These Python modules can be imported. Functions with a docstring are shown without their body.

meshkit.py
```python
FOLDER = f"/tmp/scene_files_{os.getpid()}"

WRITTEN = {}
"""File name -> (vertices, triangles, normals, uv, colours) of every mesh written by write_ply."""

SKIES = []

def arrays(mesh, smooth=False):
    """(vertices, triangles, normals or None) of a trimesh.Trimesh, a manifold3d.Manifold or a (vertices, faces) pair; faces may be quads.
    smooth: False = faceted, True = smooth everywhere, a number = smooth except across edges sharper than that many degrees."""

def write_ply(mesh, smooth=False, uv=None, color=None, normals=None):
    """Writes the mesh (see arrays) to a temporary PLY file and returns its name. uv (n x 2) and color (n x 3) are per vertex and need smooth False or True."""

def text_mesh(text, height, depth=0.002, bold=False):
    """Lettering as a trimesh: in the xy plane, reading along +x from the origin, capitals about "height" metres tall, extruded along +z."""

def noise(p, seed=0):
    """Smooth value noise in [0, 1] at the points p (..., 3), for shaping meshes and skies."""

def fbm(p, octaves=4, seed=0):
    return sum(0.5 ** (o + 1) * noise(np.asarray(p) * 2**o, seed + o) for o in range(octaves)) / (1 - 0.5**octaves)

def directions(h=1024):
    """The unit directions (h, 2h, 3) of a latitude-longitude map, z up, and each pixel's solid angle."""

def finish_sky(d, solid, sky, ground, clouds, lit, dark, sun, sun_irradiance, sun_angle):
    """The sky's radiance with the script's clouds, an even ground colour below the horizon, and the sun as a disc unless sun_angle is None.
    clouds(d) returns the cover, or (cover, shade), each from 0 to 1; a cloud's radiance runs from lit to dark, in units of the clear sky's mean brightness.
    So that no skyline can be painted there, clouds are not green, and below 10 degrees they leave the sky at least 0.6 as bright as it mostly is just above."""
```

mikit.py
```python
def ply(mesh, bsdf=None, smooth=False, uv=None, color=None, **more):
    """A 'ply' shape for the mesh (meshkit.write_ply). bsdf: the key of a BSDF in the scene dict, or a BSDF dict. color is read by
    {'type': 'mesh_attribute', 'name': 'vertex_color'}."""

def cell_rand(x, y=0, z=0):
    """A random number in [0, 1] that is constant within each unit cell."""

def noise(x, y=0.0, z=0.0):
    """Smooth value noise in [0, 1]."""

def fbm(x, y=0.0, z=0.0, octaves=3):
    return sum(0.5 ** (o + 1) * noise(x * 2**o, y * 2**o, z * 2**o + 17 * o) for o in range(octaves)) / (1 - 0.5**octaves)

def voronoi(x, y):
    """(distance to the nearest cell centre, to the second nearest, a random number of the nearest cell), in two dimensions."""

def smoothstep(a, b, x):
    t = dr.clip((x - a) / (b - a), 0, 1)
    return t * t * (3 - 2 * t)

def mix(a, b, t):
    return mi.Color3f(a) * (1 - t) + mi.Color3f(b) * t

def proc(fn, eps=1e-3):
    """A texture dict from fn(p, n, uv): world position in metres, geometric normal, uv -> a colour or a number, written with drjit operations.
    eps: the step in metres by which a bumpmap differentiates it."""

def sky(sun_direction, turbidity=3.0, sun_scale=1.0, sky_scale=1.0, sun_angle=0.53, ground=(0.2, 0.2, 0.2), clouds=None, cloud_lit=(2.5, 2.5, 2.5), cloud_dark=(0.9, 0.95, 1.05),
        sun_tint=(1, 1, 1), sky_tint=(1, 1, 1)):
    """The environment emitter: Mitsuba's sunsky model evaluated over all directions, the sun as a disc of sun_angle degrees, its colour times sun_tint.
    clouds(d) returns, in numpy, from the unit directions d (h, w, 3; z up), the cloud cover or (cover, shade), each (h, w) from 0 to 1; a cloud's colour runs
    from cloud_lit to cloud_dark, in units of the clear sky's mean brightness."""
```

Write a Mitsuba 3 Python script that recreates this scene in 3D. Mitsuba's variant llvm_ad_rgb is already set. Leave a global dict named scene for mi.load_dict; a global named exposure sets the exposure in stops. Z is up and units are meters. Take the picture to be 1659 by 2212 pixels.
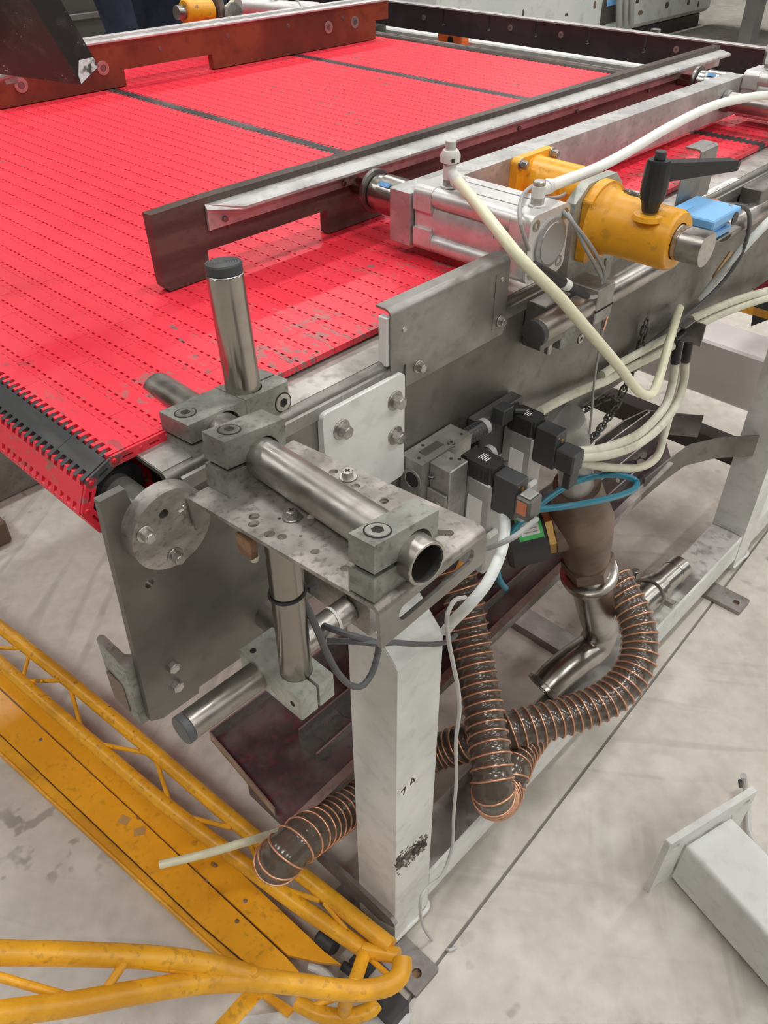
import math, random
import numpy as np
import trimesh
import drjit as dr
import mitsuba as mi
import manifold3d as m3
from shapely.geometry import Polygon, Point, LineString, box as sbox
from shapely.ops import unary_union
import mikit, meshkit
from mikit import noise, fbm, voronoi, cell_rand, smoothstep, mix

random.seed(7)
rng = np.random.default_rng(7)
T = mi.ScalarTransform4f
scene, labels = {}, {}

# ------------------------------------------------------------------ camera, lamps, exposure
CAM = np.array([0.0, 0.0, 1.42])
YAW, PITCH, ROLL = np.radians([43.68, 38.717, 0.2847])
fwd = np.array([np.cos(YAW) * np.cos(PITCH), np.sin(YAW) * np.cos(PITCH), -np.sin(PITCH)])
right = np.cross(fwd, [0, 0, 1]); right /= np.linalg.norm(right)
down = np.cross(fwd, right)
up = -(np.cos(ROLL) * down - np.sin(ROLL) * right)
scene['camera'] = {'type': 'perspective', 'fov': 2 * math.degrees(math.atan(829.5 / 1770.9)), 'fov_axis': 'x',
                   'to_world': T().look_at(origin=CAM.tolist(), target=(CAM + fwd).tolist(), up=up.tolist()), 'near_clip': 0.02}
exposure = 0.72
LAMP = 26.0          # radiance of the hall's ceiling lamps
LAMP_COLOR = (1.0, 0.985, 0.955)
HX0, HX1, HY0, HY1, HZ = -9.0, 17.0, -10.0, 16.0, 5.6     # the hall
LAMPS = [(x, y) for x in (-2.4, 1.5, 5.4, 9.3) for y in (-6.6, -3.4, -0.2, 3.0, 6.2)]

# ------------------------------------------------------------------ materials
def rgb(*c): return {'type': 'rgb', 'value': list(c)}
def pr(name, color, rough=0.5, metal=0.0, spec=0.5, **kw):
    d = {'type': 'principled', 'base_color': color if isinstance(color, dict) else rgb(*color),
         'roughness': rough if isinstance(rough, (float, dict)) else float(rough), 'metallic': metal, 'specular': spec}
    d.update(kw)
    scene[name] = {'type': 'twosided', 'bsdf': d}

def floor_fn(p, n, uv):
    a = fbm(p.x * 1.1, p.y * 1.1, 0.3, 4)
    b = fbm(p.x * 9 + 3, p.y * 9, 1.7, 5)
    c = fbm(p.x * 55, p.y * 55, 2.1, 4)
    col = mix((0.47, 0.435, 0.385), (0.56, 0.525, 0.47), smoothstep(0.25, 0.75, a * 0.35 + b * 0.45 + c * 0.2))
    col = col * (0.93 + 0.14 * c)
    wx = p.x + 0.10 * fbm(p.x * 2.5, p.y * 2.5, 8.0, 2)
    q, r = wx * 0.80 + p.y * 0.6, p.y * 0.80 - wx * 0.6
    s = fbm(q * 1.6, r * 34, 5.0, 4)                       # drag marks
    near = smoothstep(0.50, 0.66, fbm(p.x * 1.7, p.y * 1.7, 9.0, 3))
    col = mix(col, (0.33, 0.31, 0.275), smoothstep(0.56, 0.80, s) * near * 0.55)
    s2 = fbm(r * 2.2 + 9, q * 40, 3.0, 4)
    col = mix(col, (0.36, 0.34, 0.30), smoothstep(0.58, 0.82, s2) * (1 - near) * 0.35)
    spot = smoothstep(0.66, 0.80, fbm(p.x * 33, p.y * 33, 4.0, 3)) * smoothstep(0.5, 0.75, fbm(p.x * 4, p.y * 4, 1.0, 3))
    col = mix(col, (0.24, 0.22, 0.19), spot * 0.7)
    pale = smoothstep(0.55, 0.80, fbm(p.x * 12 + 4, p.y * 12, 6.0, 5))
    return mix(col, (0.68, 0.655, 0.60), pale * 0.45)
pr('m_floor', mikit.proc(floor_fn), 0.55, spec=0.35)
pr('m_joint', (0.20, 0.19, 0.17), 0.9)
pr('m_wall', (0.20, 0.20, 0.195), 0.8)
pr('m_ceiling', (0.30, 0.30, 0.29), 0.8)
scene['m_lamp'] = {'type': 'diffuse', 'reflectance': rgb(0.8, 0.8, 0.8)}

def belt_fn(p, n, uv):
    col = mix((0.69, 0.024, 0.046), (0.75, 0.036, 0.062), fbm(p.x * 30, p.y * 9, p.z * 30, 3))
    lane = smoothstep(0.80, 0.56, p.y + 0.06 * fbm(p.x * 8, p.y * 8, 2.0, 3))     # scuffed lane along the belt's open edge
    g = fbm(p.x * 190, p.y * 85, p.z * 190, 5)
    w = smoothstep(0.66 - lane * 0.12, 0.70 - lane * 0.12, g) * smoothstep(0.47, 0.58, fbm(p.x * 21 + 3, p.y * 17, p.z * 21, 4)) * (0.12 + 0.88 * lane)
    col = mix(col, (0.23, 0.13, 0.12), w * 0.8)
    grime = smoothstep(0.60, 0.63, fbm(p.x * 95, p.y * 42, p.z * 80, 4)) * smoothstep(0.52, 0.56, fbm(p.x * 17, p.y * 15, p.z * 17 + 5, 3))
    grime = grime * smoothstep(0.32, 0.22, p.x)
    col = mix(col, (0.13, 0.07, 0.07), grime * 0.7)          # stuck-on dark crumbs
    dots = smoothstep(0.84, 0.87, noise(p.x * 95, p.y * 95, p.z * 95)) * smoothstep(0.70, 0.78, noise(p.x * 9, p.y * 9, 3.0))
    return mix(col, (0.15, 0.10, 0.10), dots * 0.8)
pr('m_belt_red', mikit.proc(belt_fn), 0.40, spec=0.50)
def black_fn(p, n, uv):
    return mix((0.028, 0.029, 0.031), (0.085, 0.083, 0.082), smoothstep(0.45, 0.75, fbm(p.x * 40, p.y * 10, p.z * 40, 4)))
pr('m_belt_black', mikit.proc(black_fn), 0.45)
pr('m_rod_red', (0.62, 0.02, 0.03), 0.4)

def blotch(c0, c1, c2, f=14.0, lo=0.35, hi=0.65, grit=0.35, aniso=(1, 1, 1)):
    def fn(p, n, uv):
        a = fbm(p.x * f * aniso[0], p.y * f * aniso[1], p.z * f * aniso[2], 5)
        col = mix(c0, c1, smoothstep(lo, hi, a))
        b = fbm(p.x * f * 6 + 7, p.y * f * 6, p.z * f * 6, 4)
        return mix(col, c2, smoothstep(0.50, 0.80, b) * grit)
    return mikit.proc(fn)
def rough_fn(r0, r1, f):
    return mikit.proc(lambda p, n, uv: r0 + (r1 - r0) * fbm(p.x * f, p.y * f, p.z * f, 3))
R1 = rough_fn(0.22, 0.52, 60.0)
R2 = rough_fn(0.34, 0.62, 40.0)
pr('m_frame', blotch((0.16, 0.15, 0.138), (0.245, 0.235, 0.22), (0.10, 0.09, 0.082), 9.0, grit=0.4, aniso=(1, 1, 0.45)), R2, 0.8)
pr('m_sheet', blotch((0.25, 0.24, 0.225), (0.34, 0.33, 0.315), (0.17, 0.16, 0.15), 16.0, grit=0.35), R2, 0.85)
pr('m_plate_worn', blotch((0.25, 0.23, 0.215), (0.42, 0.39, 0.37), (0.11, 0.10, 0.09), 42.0, grit=0.6), R2, 0.75)
pr('m_tube', blotch((0.33, 0.305, 0.28), (0.47, 0.445, 0.42), (0.22, 0.20, 0.18), 22.0, grit=0.4), R1, 0.95)
pr('m_tube_bright', blotch((0.27, 0.245, 0.215), (0.37, 0.34, 0.30), (0.20, 0.17, 0.14), 10.0, grit=0.25, aniso=(1, 1, 0.3)), 0.22, 1.0)
pr('m_zinc', blotch((0.19, 0.195, 0.175), (0.30, 0.31, 0.285), (0.10, 0.095, 0.08), 40.0, grit=0.6), R2, 0.55)
pr('m_zinc_pale', blotch((0.33, 0.345, 0.305), (0.45, 0.465, 0.425), (0.20, 0.20, 0.17), 45.0, grit=0.5), 0.5, 0.5)
pr('m_alu', blotch((0.45, 0.445, 0.44), (0.60, 0.595, 0.59), (0.25, 0.24, 0.23), 22.0, grit=0.4), R2, 0.7)
pr('m_alu_bright', blotch((0.60, 0.595, 0.59), (0.70, 0.695, 0.69), (0.34, 0.33, 0.32), 30.0, grit=0.25), 0.38, 0.5)
pr('m_alu_cap', (0.33, 0.33, 0.335), 0.4, 0.6)
pr('m_bolt', blotch((0.36, 0.345, 0.32), (0.48, 0.465, 0.44), (0.2, 0.185, 0.165), 70.0), 0.32, 0.9)
pr('m_screw_dark', (0.22, 0.215, 0.21), 0.35, 0.9)
pr('m_hollow', (0.015, 0.014, 0.013), 0.8)
pr('m_white_paint', blotch((0.54, 0.555, 0.54), (0.64, 0.65, 0.63), (0.33, 0.33, 0.30), 10.0, 0.3, 0.7, grit=0.25), 0.42)
pr('m_white_dirty', blotch((0.13, 0.12, 0.11), (0.46, 0.455, 0.43), (0.08, 0.07, 0.06), 11.0, 0.36, 0.62, grit=0.5), 0.55)
pr('m_burnt', blotch((0.05, 0.04, 0.035), (0.13, 0.105, 0.085), (0.28, 0.24, 0.2), 60.0), 0.5, 0.4)
pr('m_black', (0.017, 0.017, 0.019), 0.42)
pr('m_black_rubber', (0.03, 0.031, 0.033), 0.55)
pr('m_black_cap', (0.045, 0.047, 0.05), 0.5)
def blackpaint_fn(p, n, uv):
    a = fbm(p.x * 60, p.y * 60, p.z * 60, 5)
    col = mix((0.009, 0.008, 0.008), (0.035, 0.034, 0.033), smoothstep(0.5, 0.8, a))
    return mix(col, (0.45, 0.45, 0.45), smoothstep(0.84, 0.87, noise(p.x * 420, p.y * 420, p.z * 420)) * smoothstep(0.5, 0.7, a))
pr('m_black_paint', mikit.proc(blackpaint_fn), 0.45)
pr('m_chipped', blotch((0.05, 0.05, 0.05), (0.62, 0.63, 0.65), (0.8, 0.8, 0.8), 70.0, 0.36, 0.46), 0.45)
pr('m_guide_dark', blotch((0.050, 0.036, 0.032), (0.095, 0.068, 0.058), (0.035, 0.026, 0.023), 24.0, aniso=(0.35, 1, 2.4)), 0.34)
pr('m_guide_red', blotch((0.105, 0.026, 0.016), (0.21, 0.052, 0.026), (0.05, 0.016, 0.014), 9.0, aniso=(1, 1, 0.6)), 0.30)
pr('m_stop_dark', blotch((0.030, 0.020, 0.024), (0.050, 0.032, 0.037), (0.02, 0.016, 0.018), 12.0), 0.4)
def yellow(c0, c1, chip, amt):
    def fn(p, n, uv):
        a = fbm(p.x * 14, p.y * 14, p.z * 14, 5)
        col = mix(c0, c1, smoothstep(0.3, 0.7, a))
        g = fbm(p.x * 130, p.y * 130, p.z * 130, 4)
        col = mix(col, (0.34, 0.17, 0.02), smoothstep(0.56, 0.76, g) * 0.5 * smoothstep(0.35, 0.6, a))
        b = fbm(p.x * 75, p.y * 75, p.z * 75, 5)
        w = smoothstep(0.66, 0.70, b) * smoothstep(0.52, 0.66, fbm(p.x * 9 + 5, p.y * 9, p.z * 9, 4))
        return mix(col, chip, w * amt)
    return mikit.proc(fn)
pr('m_yellow', yellow((0.74, 0.33, 0.012), (0.80, 0.38, 0.02), (0.16, 0.09, 0.03), 0.75), 0.35)
pr('m_yellow_cast', yellow((0.66, 0.29, 0.012), (0.78, 0.365, 0.015), (0.26, 0.13, 0.03), 0.35), 0.42)
pr('m_yellow_tube', yellow((0.56, 0.26, 0.014), (0.80, 0.40, 0.02), (0.12, 0.075, 0.03), 0.8), 0.38)
pr('m_blue', (0.15, 0.37, 0.66), 0.4)
pr('m_orange', (0.52, 0.16, 0.08), 0.5)
pr('m_hose_ivory', (0.66, 0.65, 0.47), 0.32, spec_trans=0.0)
pr('m_hose_white', (0.78, 0.78, 0.74), 0.3)
pr('m_hose_old', blotch((0.50, 0.49, 0.38), (0.60, 0.595, 0.49), (0.30, 0.28, 0.20), 18.0), 0.4)
pr('m_hose_pale', (0.64, 0.67, 0.66), 0.4)
pr('m_cable_grey', (0.30, 0.30, 0.295), 0.5)
pr('m_cable_pale', (0.46, 0.46, 0.45), 0.5)
pr('m_cable_dark', (0.075, 0.078, 0.083), 0.5)
pr('m_cable_teal', (0.014, 0.15, 0.215), 0.35)
pr('m_plastic_grey', (0.62, 0.62, 0.605), 0.45)
pr('m_plastic_dark', (0.085, 0.082, 0.075), 0.3)
pr('m_valve', (0.34, 0.34, 0.33), 0.38, 0.5)
pr('m_manifold', blotch((0.26, 0.25, 0.235), (0.36, 0.35, 0.335), (0.15, 0.14, 0.13), 30.0, grit=0.35), 0.45, 0.7)
pr('m_valve_black', (0.022, 0.022, 0.023), 0.4)
pr('m_valve_side', (0.034, 0.035, 0.038), 0.45)
pr('m_brass', (0.50, 0.30, 0.10), 0.4, 0.8)
pr('m_bronze', blotch((0.135, 0.090, 0.066), (0.20, 0.142, 0.108), (0.09, 0.062, 0.045), 15.0), 0.45, 0.5)
pr('m_inox', blotch((0.38, 0.36, 0.335), (0.50, 0.48, 0.455), (0.27, 0.25, 0.22), 14.0), 0.27, 1.0)
pr('m_hose_dark', (0.085, 0.066, 0.052), 0.18, spec=0.6)
pr('m_copper', (0.76, 0.42, 0.27), 0.32, 0.8)
pr('m_tray', blotch((0.045, 0.030, 0.032), (0.12, 0.095, 0.095), (0.17, 0.025, 0.042), 16.0, 0.38, 0.66, grit=0.45), R2, 0.35)
pr('m_tray_edge', blotch((0.30, 0.275, 0.265), (0.42, 0.395, 0.38), (0.14, 0.09, 0.09), 22.0), 0.42, 0.8)
pr('m_flange_worn', blotch((0.34, 0.325, 0.305), (0.56, 0.545, 0.525), (0.20, 0.185, 0.165), 20.0, grit=0.5), R2, 0.7)
pr('m_flatbar', blotch((0.23, 0.21, 0.20), (0.33, 0.30, 0.29), (0.14, 0.12, 0.11), 22.0), 0.5, 0.7)
pr('m_green', (0.06, 0.52, 0.12), 0.5)
pr('m_label', (0.66, 0.67, 0.64), 0.6)
pr('m_sticker', (0.74, 0.73, 0.68), 0.6)
pr('m_ink', (0.03, 0.03, 0.03), 0.7)
pr('m_ink_blue', (0.12, 0.30, 0.55), 0.6)
pr('m_navy', blotch((0.010, 0.015, 0.032), (0.020, 0.027, 0.052), (0.012, 0.016, 0.03), 20.0), 0.85)
pr('m_skin', (0.55, 0.33, 0.24), 0.55)
pr('m_hair', (0.03, 0.022, 0.018), 0.6)
pr('m_machine', blotch((0.50, 0.53, 0.52), (0.56, 0.585, 0.575), (0.30, 0.31, 0.29), 2.2, grit=0.5), 0.5)
pr('m_dark_steel', (0.07, 0.067, 0.062), 0.5, 0.3)
pr('m_wood_brown', (0.15, 0.10, 0.065), 0.6)
pr('m_rust', blotch((0.16, 0.085, 0.045), (0.30, 0.17, 0.09), (0.35, 0.3, 0.22), 50.0), 0.7)
pr('m_amber', (0.45, 0.26, 0.09), 0.5)
pr('m_red_panel', (0.30, 0.01, 0.035), 0.45)
pr('m_orange_bright', (0.85, 0.16, 0.03), 0.5)

# ------------------------------------------------------------------ helpers
def A(*v): return np.array(v, float)
def nrm(v): v = np.asarray(v, float); return v / np.linalg.norm(v)
def cat(*ms):
    ms = [m for m in (ms[0] if len(ms) == 1 and isinstance(ms[0], (list, tuple)) else ms)]
    return trimesh.util.concatenate(ms)
def basis(axis, ref=None):
    z = nrm(axis)
    x = np.cross(ref if ref is not None else ([0, 0, 1] if abs(z[2]) < 0.9 else [1, 0, 0]), z); x = nrm(x)
    return x, np.cross(z, x), z
class Fr:
    """A local frame: origin and three axes."""
    def __init__(s, o, x=(1, 0, 0), y=(0, 1, 0), z=(0, 0, 1)):
        s.o = np.asarray(o, float); s.R = np.stack([np.asarray(a, float) for a in (x, y, z)], 1)
    def p(s, *l): return s.o + s.R @ A(*(l[0] if len(l) == 1 else l))
    def d(s, *l): return s.R @ A(*l)
    def m(s, mesh):
        mesh = mesh.copy(); mesh.vertices = mesh.vertices @ s.R.T + s.o
        if np.linalg.det(s.R) < 0: mesh.invert()
        return mesh
W = Fr((0, 0, 0))
def hull(pts):
    m = trimesh.convex.convex_hull(np.asarray(pts)); return m
def box(x0, x1, y0, y1, z0, z1, b=0.0008, f=W):
    """A chamfered box between two corners in frame f."""
    lo, hi = A(min(x0, x1), min(y0, y1), min(z0, z1)), A(max(x0, x1), max(y0, y1), max(z0, z1))
    b = min(b, 0.45 * float((hi - lo).min()))
    pts = []
    for i in (0, 1):
        for j in (0, 1):
            for k in (0, 1):
                c = A((lo, hi)[i][0], (lo, hi)[j][1], (lo, hi)[k][2]); s = A(1 - 2 * i, 1 - 2 * j, 1 - 2 * k) * b
                for a in range(3):
                    v = c + s; v[a] = c[a]; pts.append(v)
    return f.m(hull(pts))
def lathe(prof, p0, axis, n=28, ref=None):
    """prof: (radius, height along axis) from start to end; closed solid."""
    x, y, z = basis(axis, ref)
    prof = [(max(r, 0.0), h) for r, h in prof]
    if prof[0][0] > 1e-7: prof = [(0.0, prof[0][1])] + prof
    if prof[-1][0] > 1e-7: prof = prof + [(0.0, prof[-1][1])]
    a = np.arange(n) * 2 * np.pi / n
    ring = np.cos(a)[:, None] * x + np.sin(a)[:, None] * y
    V, idx = [], []
    for r, h in prof:
        if r < 1e-7: idx.append([len(V)]); V.append(np.asarray(p0) + z * h)
        else:
            idx.append(list(range(len(V), len(V) + n))); V.extend(np.asarray(p0) + z * h + ring * r)
    F = []
    for A_, B_ in zip(idx[:-1], idx[1:]):
        for i in range(n):
            j = (i + 1) % n
            if len(A_) == 1 and len(B_) == 1: continue
            if len(A_) == 1: F.append((A_[0], B_[j], B_[i]))
            elif len(B_) == 1: F.append((A_[i], A_[j], B_[0]))
            else: F.append((A_[i], A_[j], B_[j])); F.append((A_[i], B_[j], B_[i]))
    return trimesh.Trimesh(np.array(V), np.array(F), process=False)
def rod(p0, p1, r, n=24, c=0.0008):
    p0, p1 = np.asarray(p0, float), np.asarray(p1, float); L = np.linalg.norm(p1 - p0); c = min(c, r * 0.4, L * 0.3)
    return lathe([(r - c, 0), (r, c), (r, L - c), (r - c, L)], p0, p1 - p0, n)
def pipe(p0, p1, r, t, n=32):
    """A hollow tube, open at both ends."""
    p0, p1 = np.asarray(p0, float), np.asarray(p1, float); L = np.linalg.norm(p1 - p0); x, y, z = basis(p1 - p0); c = 0.0006
    prof = [(r - c, 0), (r, c), (r, L - c), (r - c, L), (r - t, L), (r - t, 0), (r - c, 0)]
    a = np.arange(n) * 2 * np.pi / n; ring = np.cos(a)[:, None] * x + np.sin(a)[:, None] * y
    V = np.concatenate([p0 + z * h + ring * q for q, h in prof[:-1]]); k = len(prof) - 1; F = []
    for s in range(k):
        for i in range(n):
            j = (i + 1) % n; a0, b0 = s * n, ((s + 1) % k) * n
            F += [(a0 + i, a0 + j, b0 + j), (a0 + i, b0 + j, b0 + i)]
    return trimesh.Trimesh(V, np.array(F), process=False)
def spline(pts, step=0.006):
    """Catmull-Rom curve through points, evenly stepped."""
    P = np.asarray(pts, float)
    if len(P) == 2: 
        n = max(2, int(np.linalg.norm(P[1] - P[0]) / step)); return P[0] + np.linspace(0, 1, n + 1)[:, None] * (P[1] - P[0])
    P = np.vstack([2 * P[0] - P[1], P, 2 * P[-1] - P[-2]]); out = []
    for i in range(1, len(P) - 2):
        a, b, c, d = P[i - 1:i + 3]
        t0 = 0; t1 = t0 + np.linalg.norm(b - a) ** .5; t2 = t1 + np.linalg.norm(c - b) ** .5; t3 = t2 + np.linalg.norm(d - c) ** .5
        t = np.linspace(t1, t2, 24, endpoint=False)[:, None]
        A1 = (t1 - t) / (t1 - t0) * a + (t - t0) / (t1 - t0) * b; A2 = (t2 - t) / (t2 - t1) * b + (t - t1) / (t2 - t1) * c; A3 = (t3 - t) / (t3 - t2) * c + (t - t2) / (t3 - t2) * d
        B1 = (t2 - t) / (t2 - t0) * A1 + (t - t0) / (t2 - t0) * A2; B2 = (t3 - t) / (t3 - t1) * A2 + (t - t1) / (t3 - t1) * A3
        out.append((t2 - t) / (t2 - t1) * B1 + (t - t1) / (t2 - t1) * B2)
    out = np.vstack(out + [P[-2:-1]])
    s = np.concatenate([[0], np.cumsum(np.linalg.norm(np.diff(out, axis=0), axis=1))])
    n = max(2, int(s[-1] / step)); u = np.linspace(0, s[-1], n + 1)
    return np.stack([np.interp(u, s, out[:, k]) for k in range(3)], 1)
def frames(C):
    t = np.gradient(C, axis=0); t /= np.linalg.norm(t, axis=1, keepdims=True)
    n = np.zeros_like(C); n[0] = basis(t[0])[0]
    for i in range(1, len(C)):
        v = n[i - 1] - t[i] * (n[i - 1] @ t[i]); n[i] = v / np.linalg.norm(v)
    return t, n, np.cross(t, n)
def sweep(C, r, n=12, cap=True):
    """A tube along the polyline C; r a number or one per point."""
    C = np.asarray(C, float); t, u, v = frames(C); r = np.broadcast_to(r, (len(C),))
    a = np.arange(n) * 2 * np.pi / n
    V = (C[:, None] + r[:, None, None] * (np.cos(a)[None, :, None] * u[:, None] + np.sin(a)[None, :, None] * v[:, None])).reshape(-1, 3)
    i, j = np.meshgrid(np.arange(len(C) - 1), np.arange(n), indexing='ij')
    q = np.stack([i * n + j, i * n + (j + 1) % n, (i + 1) * n + (j + 1) % n, (i + 1) * n + j], -1).reshape(-1, 4)
    F = np.vstack([q[:, [0, 1, 2]], q[:, [0, 2, 3]]])
    if cap:
        k = len(V); V = np.vstack([V, C[:1], C[-1:]]); b = (len(C) - 1) * n
        F = np.vstack([F, [(k, (x + 1) % n, x) for x in range(n)], [(k + 1, b + x, b + (x + 1) % n) for x in range(n)]])
    return trimesh.Trimesh(V, F, process=False)
def tube(pts, r, n=12, step=0.006): return sweep(spline(pts, step), r, n)
def prism(poly, f, h):
    """A shapely polygon in the frame's xy plane, extruded h along its z."""
    geoms = getattr(poly, 'geoms', [poly])
    return f.m(cat([trimesh.creation.extrude_polygon(g, h, engine='earcut') for g in geoms]))
def xz(y): return Fr((0, y, 0), (1, 0, 0), (0, 0, 1), (0, -1, 0))        # draw in x,z at depth y, extrude towards -y
def yz(x): return Fr((x, 0, 0), (0, 1, 0), (0, 0, 1), (1, 0, 0))         # draw in y,z at x, extrude towards +x
def rrect(x0, y0, x1, y1, r): return sbox(x0 + r, y0 + r, x1 - r, y1 - r).buffer(r, quad_segs=6)
def disc(x, y, r, q=8): return Point(x, y).buffer(r, quad_segs=q)
def slot(x0, y0, x1, y1, r): return LineString([(x0, y0), (x1, y1)]).buffer(r, quad_segs=8)
def hexpoly(x, y, af, rot=0.0):
    R = af / math.sqrt(3); return Polygon([(x + R * math.cos(rot + k * math.pi / 3), y + R * math.sin(rot + k * math.pi / 3)) for k in range(6)])
def hexhead(p, axis, af, h, washer=0.0, rot=0.3, lock=False):
    """A hexagon bolt head (with washer) whose seat is at p, pointing along axis."""
    x, y, z = basis(axis); f = Fr(p, x, y, z); ms = []; o = 0.0
    if washer: ms.append(lathe([(washer - 0.0003, 0), (washer, 0.0003), (washer, 0.0012), (washer - 0.0003, 0.0015)], p, z, 24)); o = 0.0015
    if lock: ms.append(lathe([(af * 0.56, 0), (af * 0.56, 0.0016)], f.p(0, 0, o), z, 20)); o += 0.0016
    hexm = prism(hexpoly(0, 0, af, rot), Fr(f.p(0, 0, o), x, y, z), h)
    dome = lathe([(af * 0.48, 0), (af * 0.40, h * 0.12), (0, h * 0.12)], f.p(0, 0, o + h), z, 18)
    return cat(ms + [hexm, dome])
def socket(p, axis, r, h=0.004, rot=0.2):
    """A socket head cap screw, hexagon recess included; returns (head, recess)."""
    x, y, z = basis(axis); af = r * 0.95
    cb = prism(disc(0, 0, r * 1.14, 8).difference(disc(0, 0, r, 8)), Fr(np.asarray(p) + z * max(h - .0015, 0), x, y, z), 0.0003)
    head = prism(disc(0, 0, r, 8).difference(hexpoly(0, 0, af, rot)), Fr(p, x, y, z), h)
    rim = prism(disc(0, 0, r * 0.93, 8).difference(hexpoly(0, 0, af, rot)), Fr(np.asarray(p) + z * h, x, y, z), 0.0003)
    rec = prism(hexpoly(0, 0, af, rot), Fr(np.asarray(p) + z * (h * 0.1), x, y, z), h * 0.12)
    return cat(head, rim), cat(rec, cb)
def add(key, mesh, mat, parent=None, smooth=32, label=None, cat_=None, group=None, kind=None, **kw):
    k = f'{parent}__{key}' if parent else key
    if k in scene or k in labels:
        i = 1
        while f'{k}_{i:03d}' in scene or f'{k}_{i:03d}' in labels: i += 1
        k = f'{k}_{i:03d}'
    scene[k] = mikit.ply(mesh, mat, smooth=smooth, **kw)
    d = {}
    if label: d['label'] = label
    if cat_: d['category'] = cat_
    if group: d['group'] = group
    if kind: d['kind'] = kind
    if d: labels[k] = d
    return k
def thing(key, label, cat_, group=None, kind=None):
    k = key; i = 0
    while k in labels or k in scene: i += 1; k = f'{key}_{i:03d}'
    labels[k] = {'label': label, 'category': cat_}
    if group: labels[k]['group'] = group
    if kind: labels[k]['kind'] = kind
    return k
def screw(parent, p, axis, r, h=0.004, name='socket_screw', rot=0.2, mat='m_bolt'):
    a, b = socket(p, axis, r, h, rot); k = add(name, a, mat, parent, smooth=30); add('hex_recess', b, 'm_hollow', k, smooth=False)
def bolt(parent, p, axis, af, h, washer=0.0, rot=0.3, name='bolt', lock=False, mat='m_bolt'):
    return add(name, hexhead(p, axis, af, h, washer, rot, lock), mat, parent, smooth=25)
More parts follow.
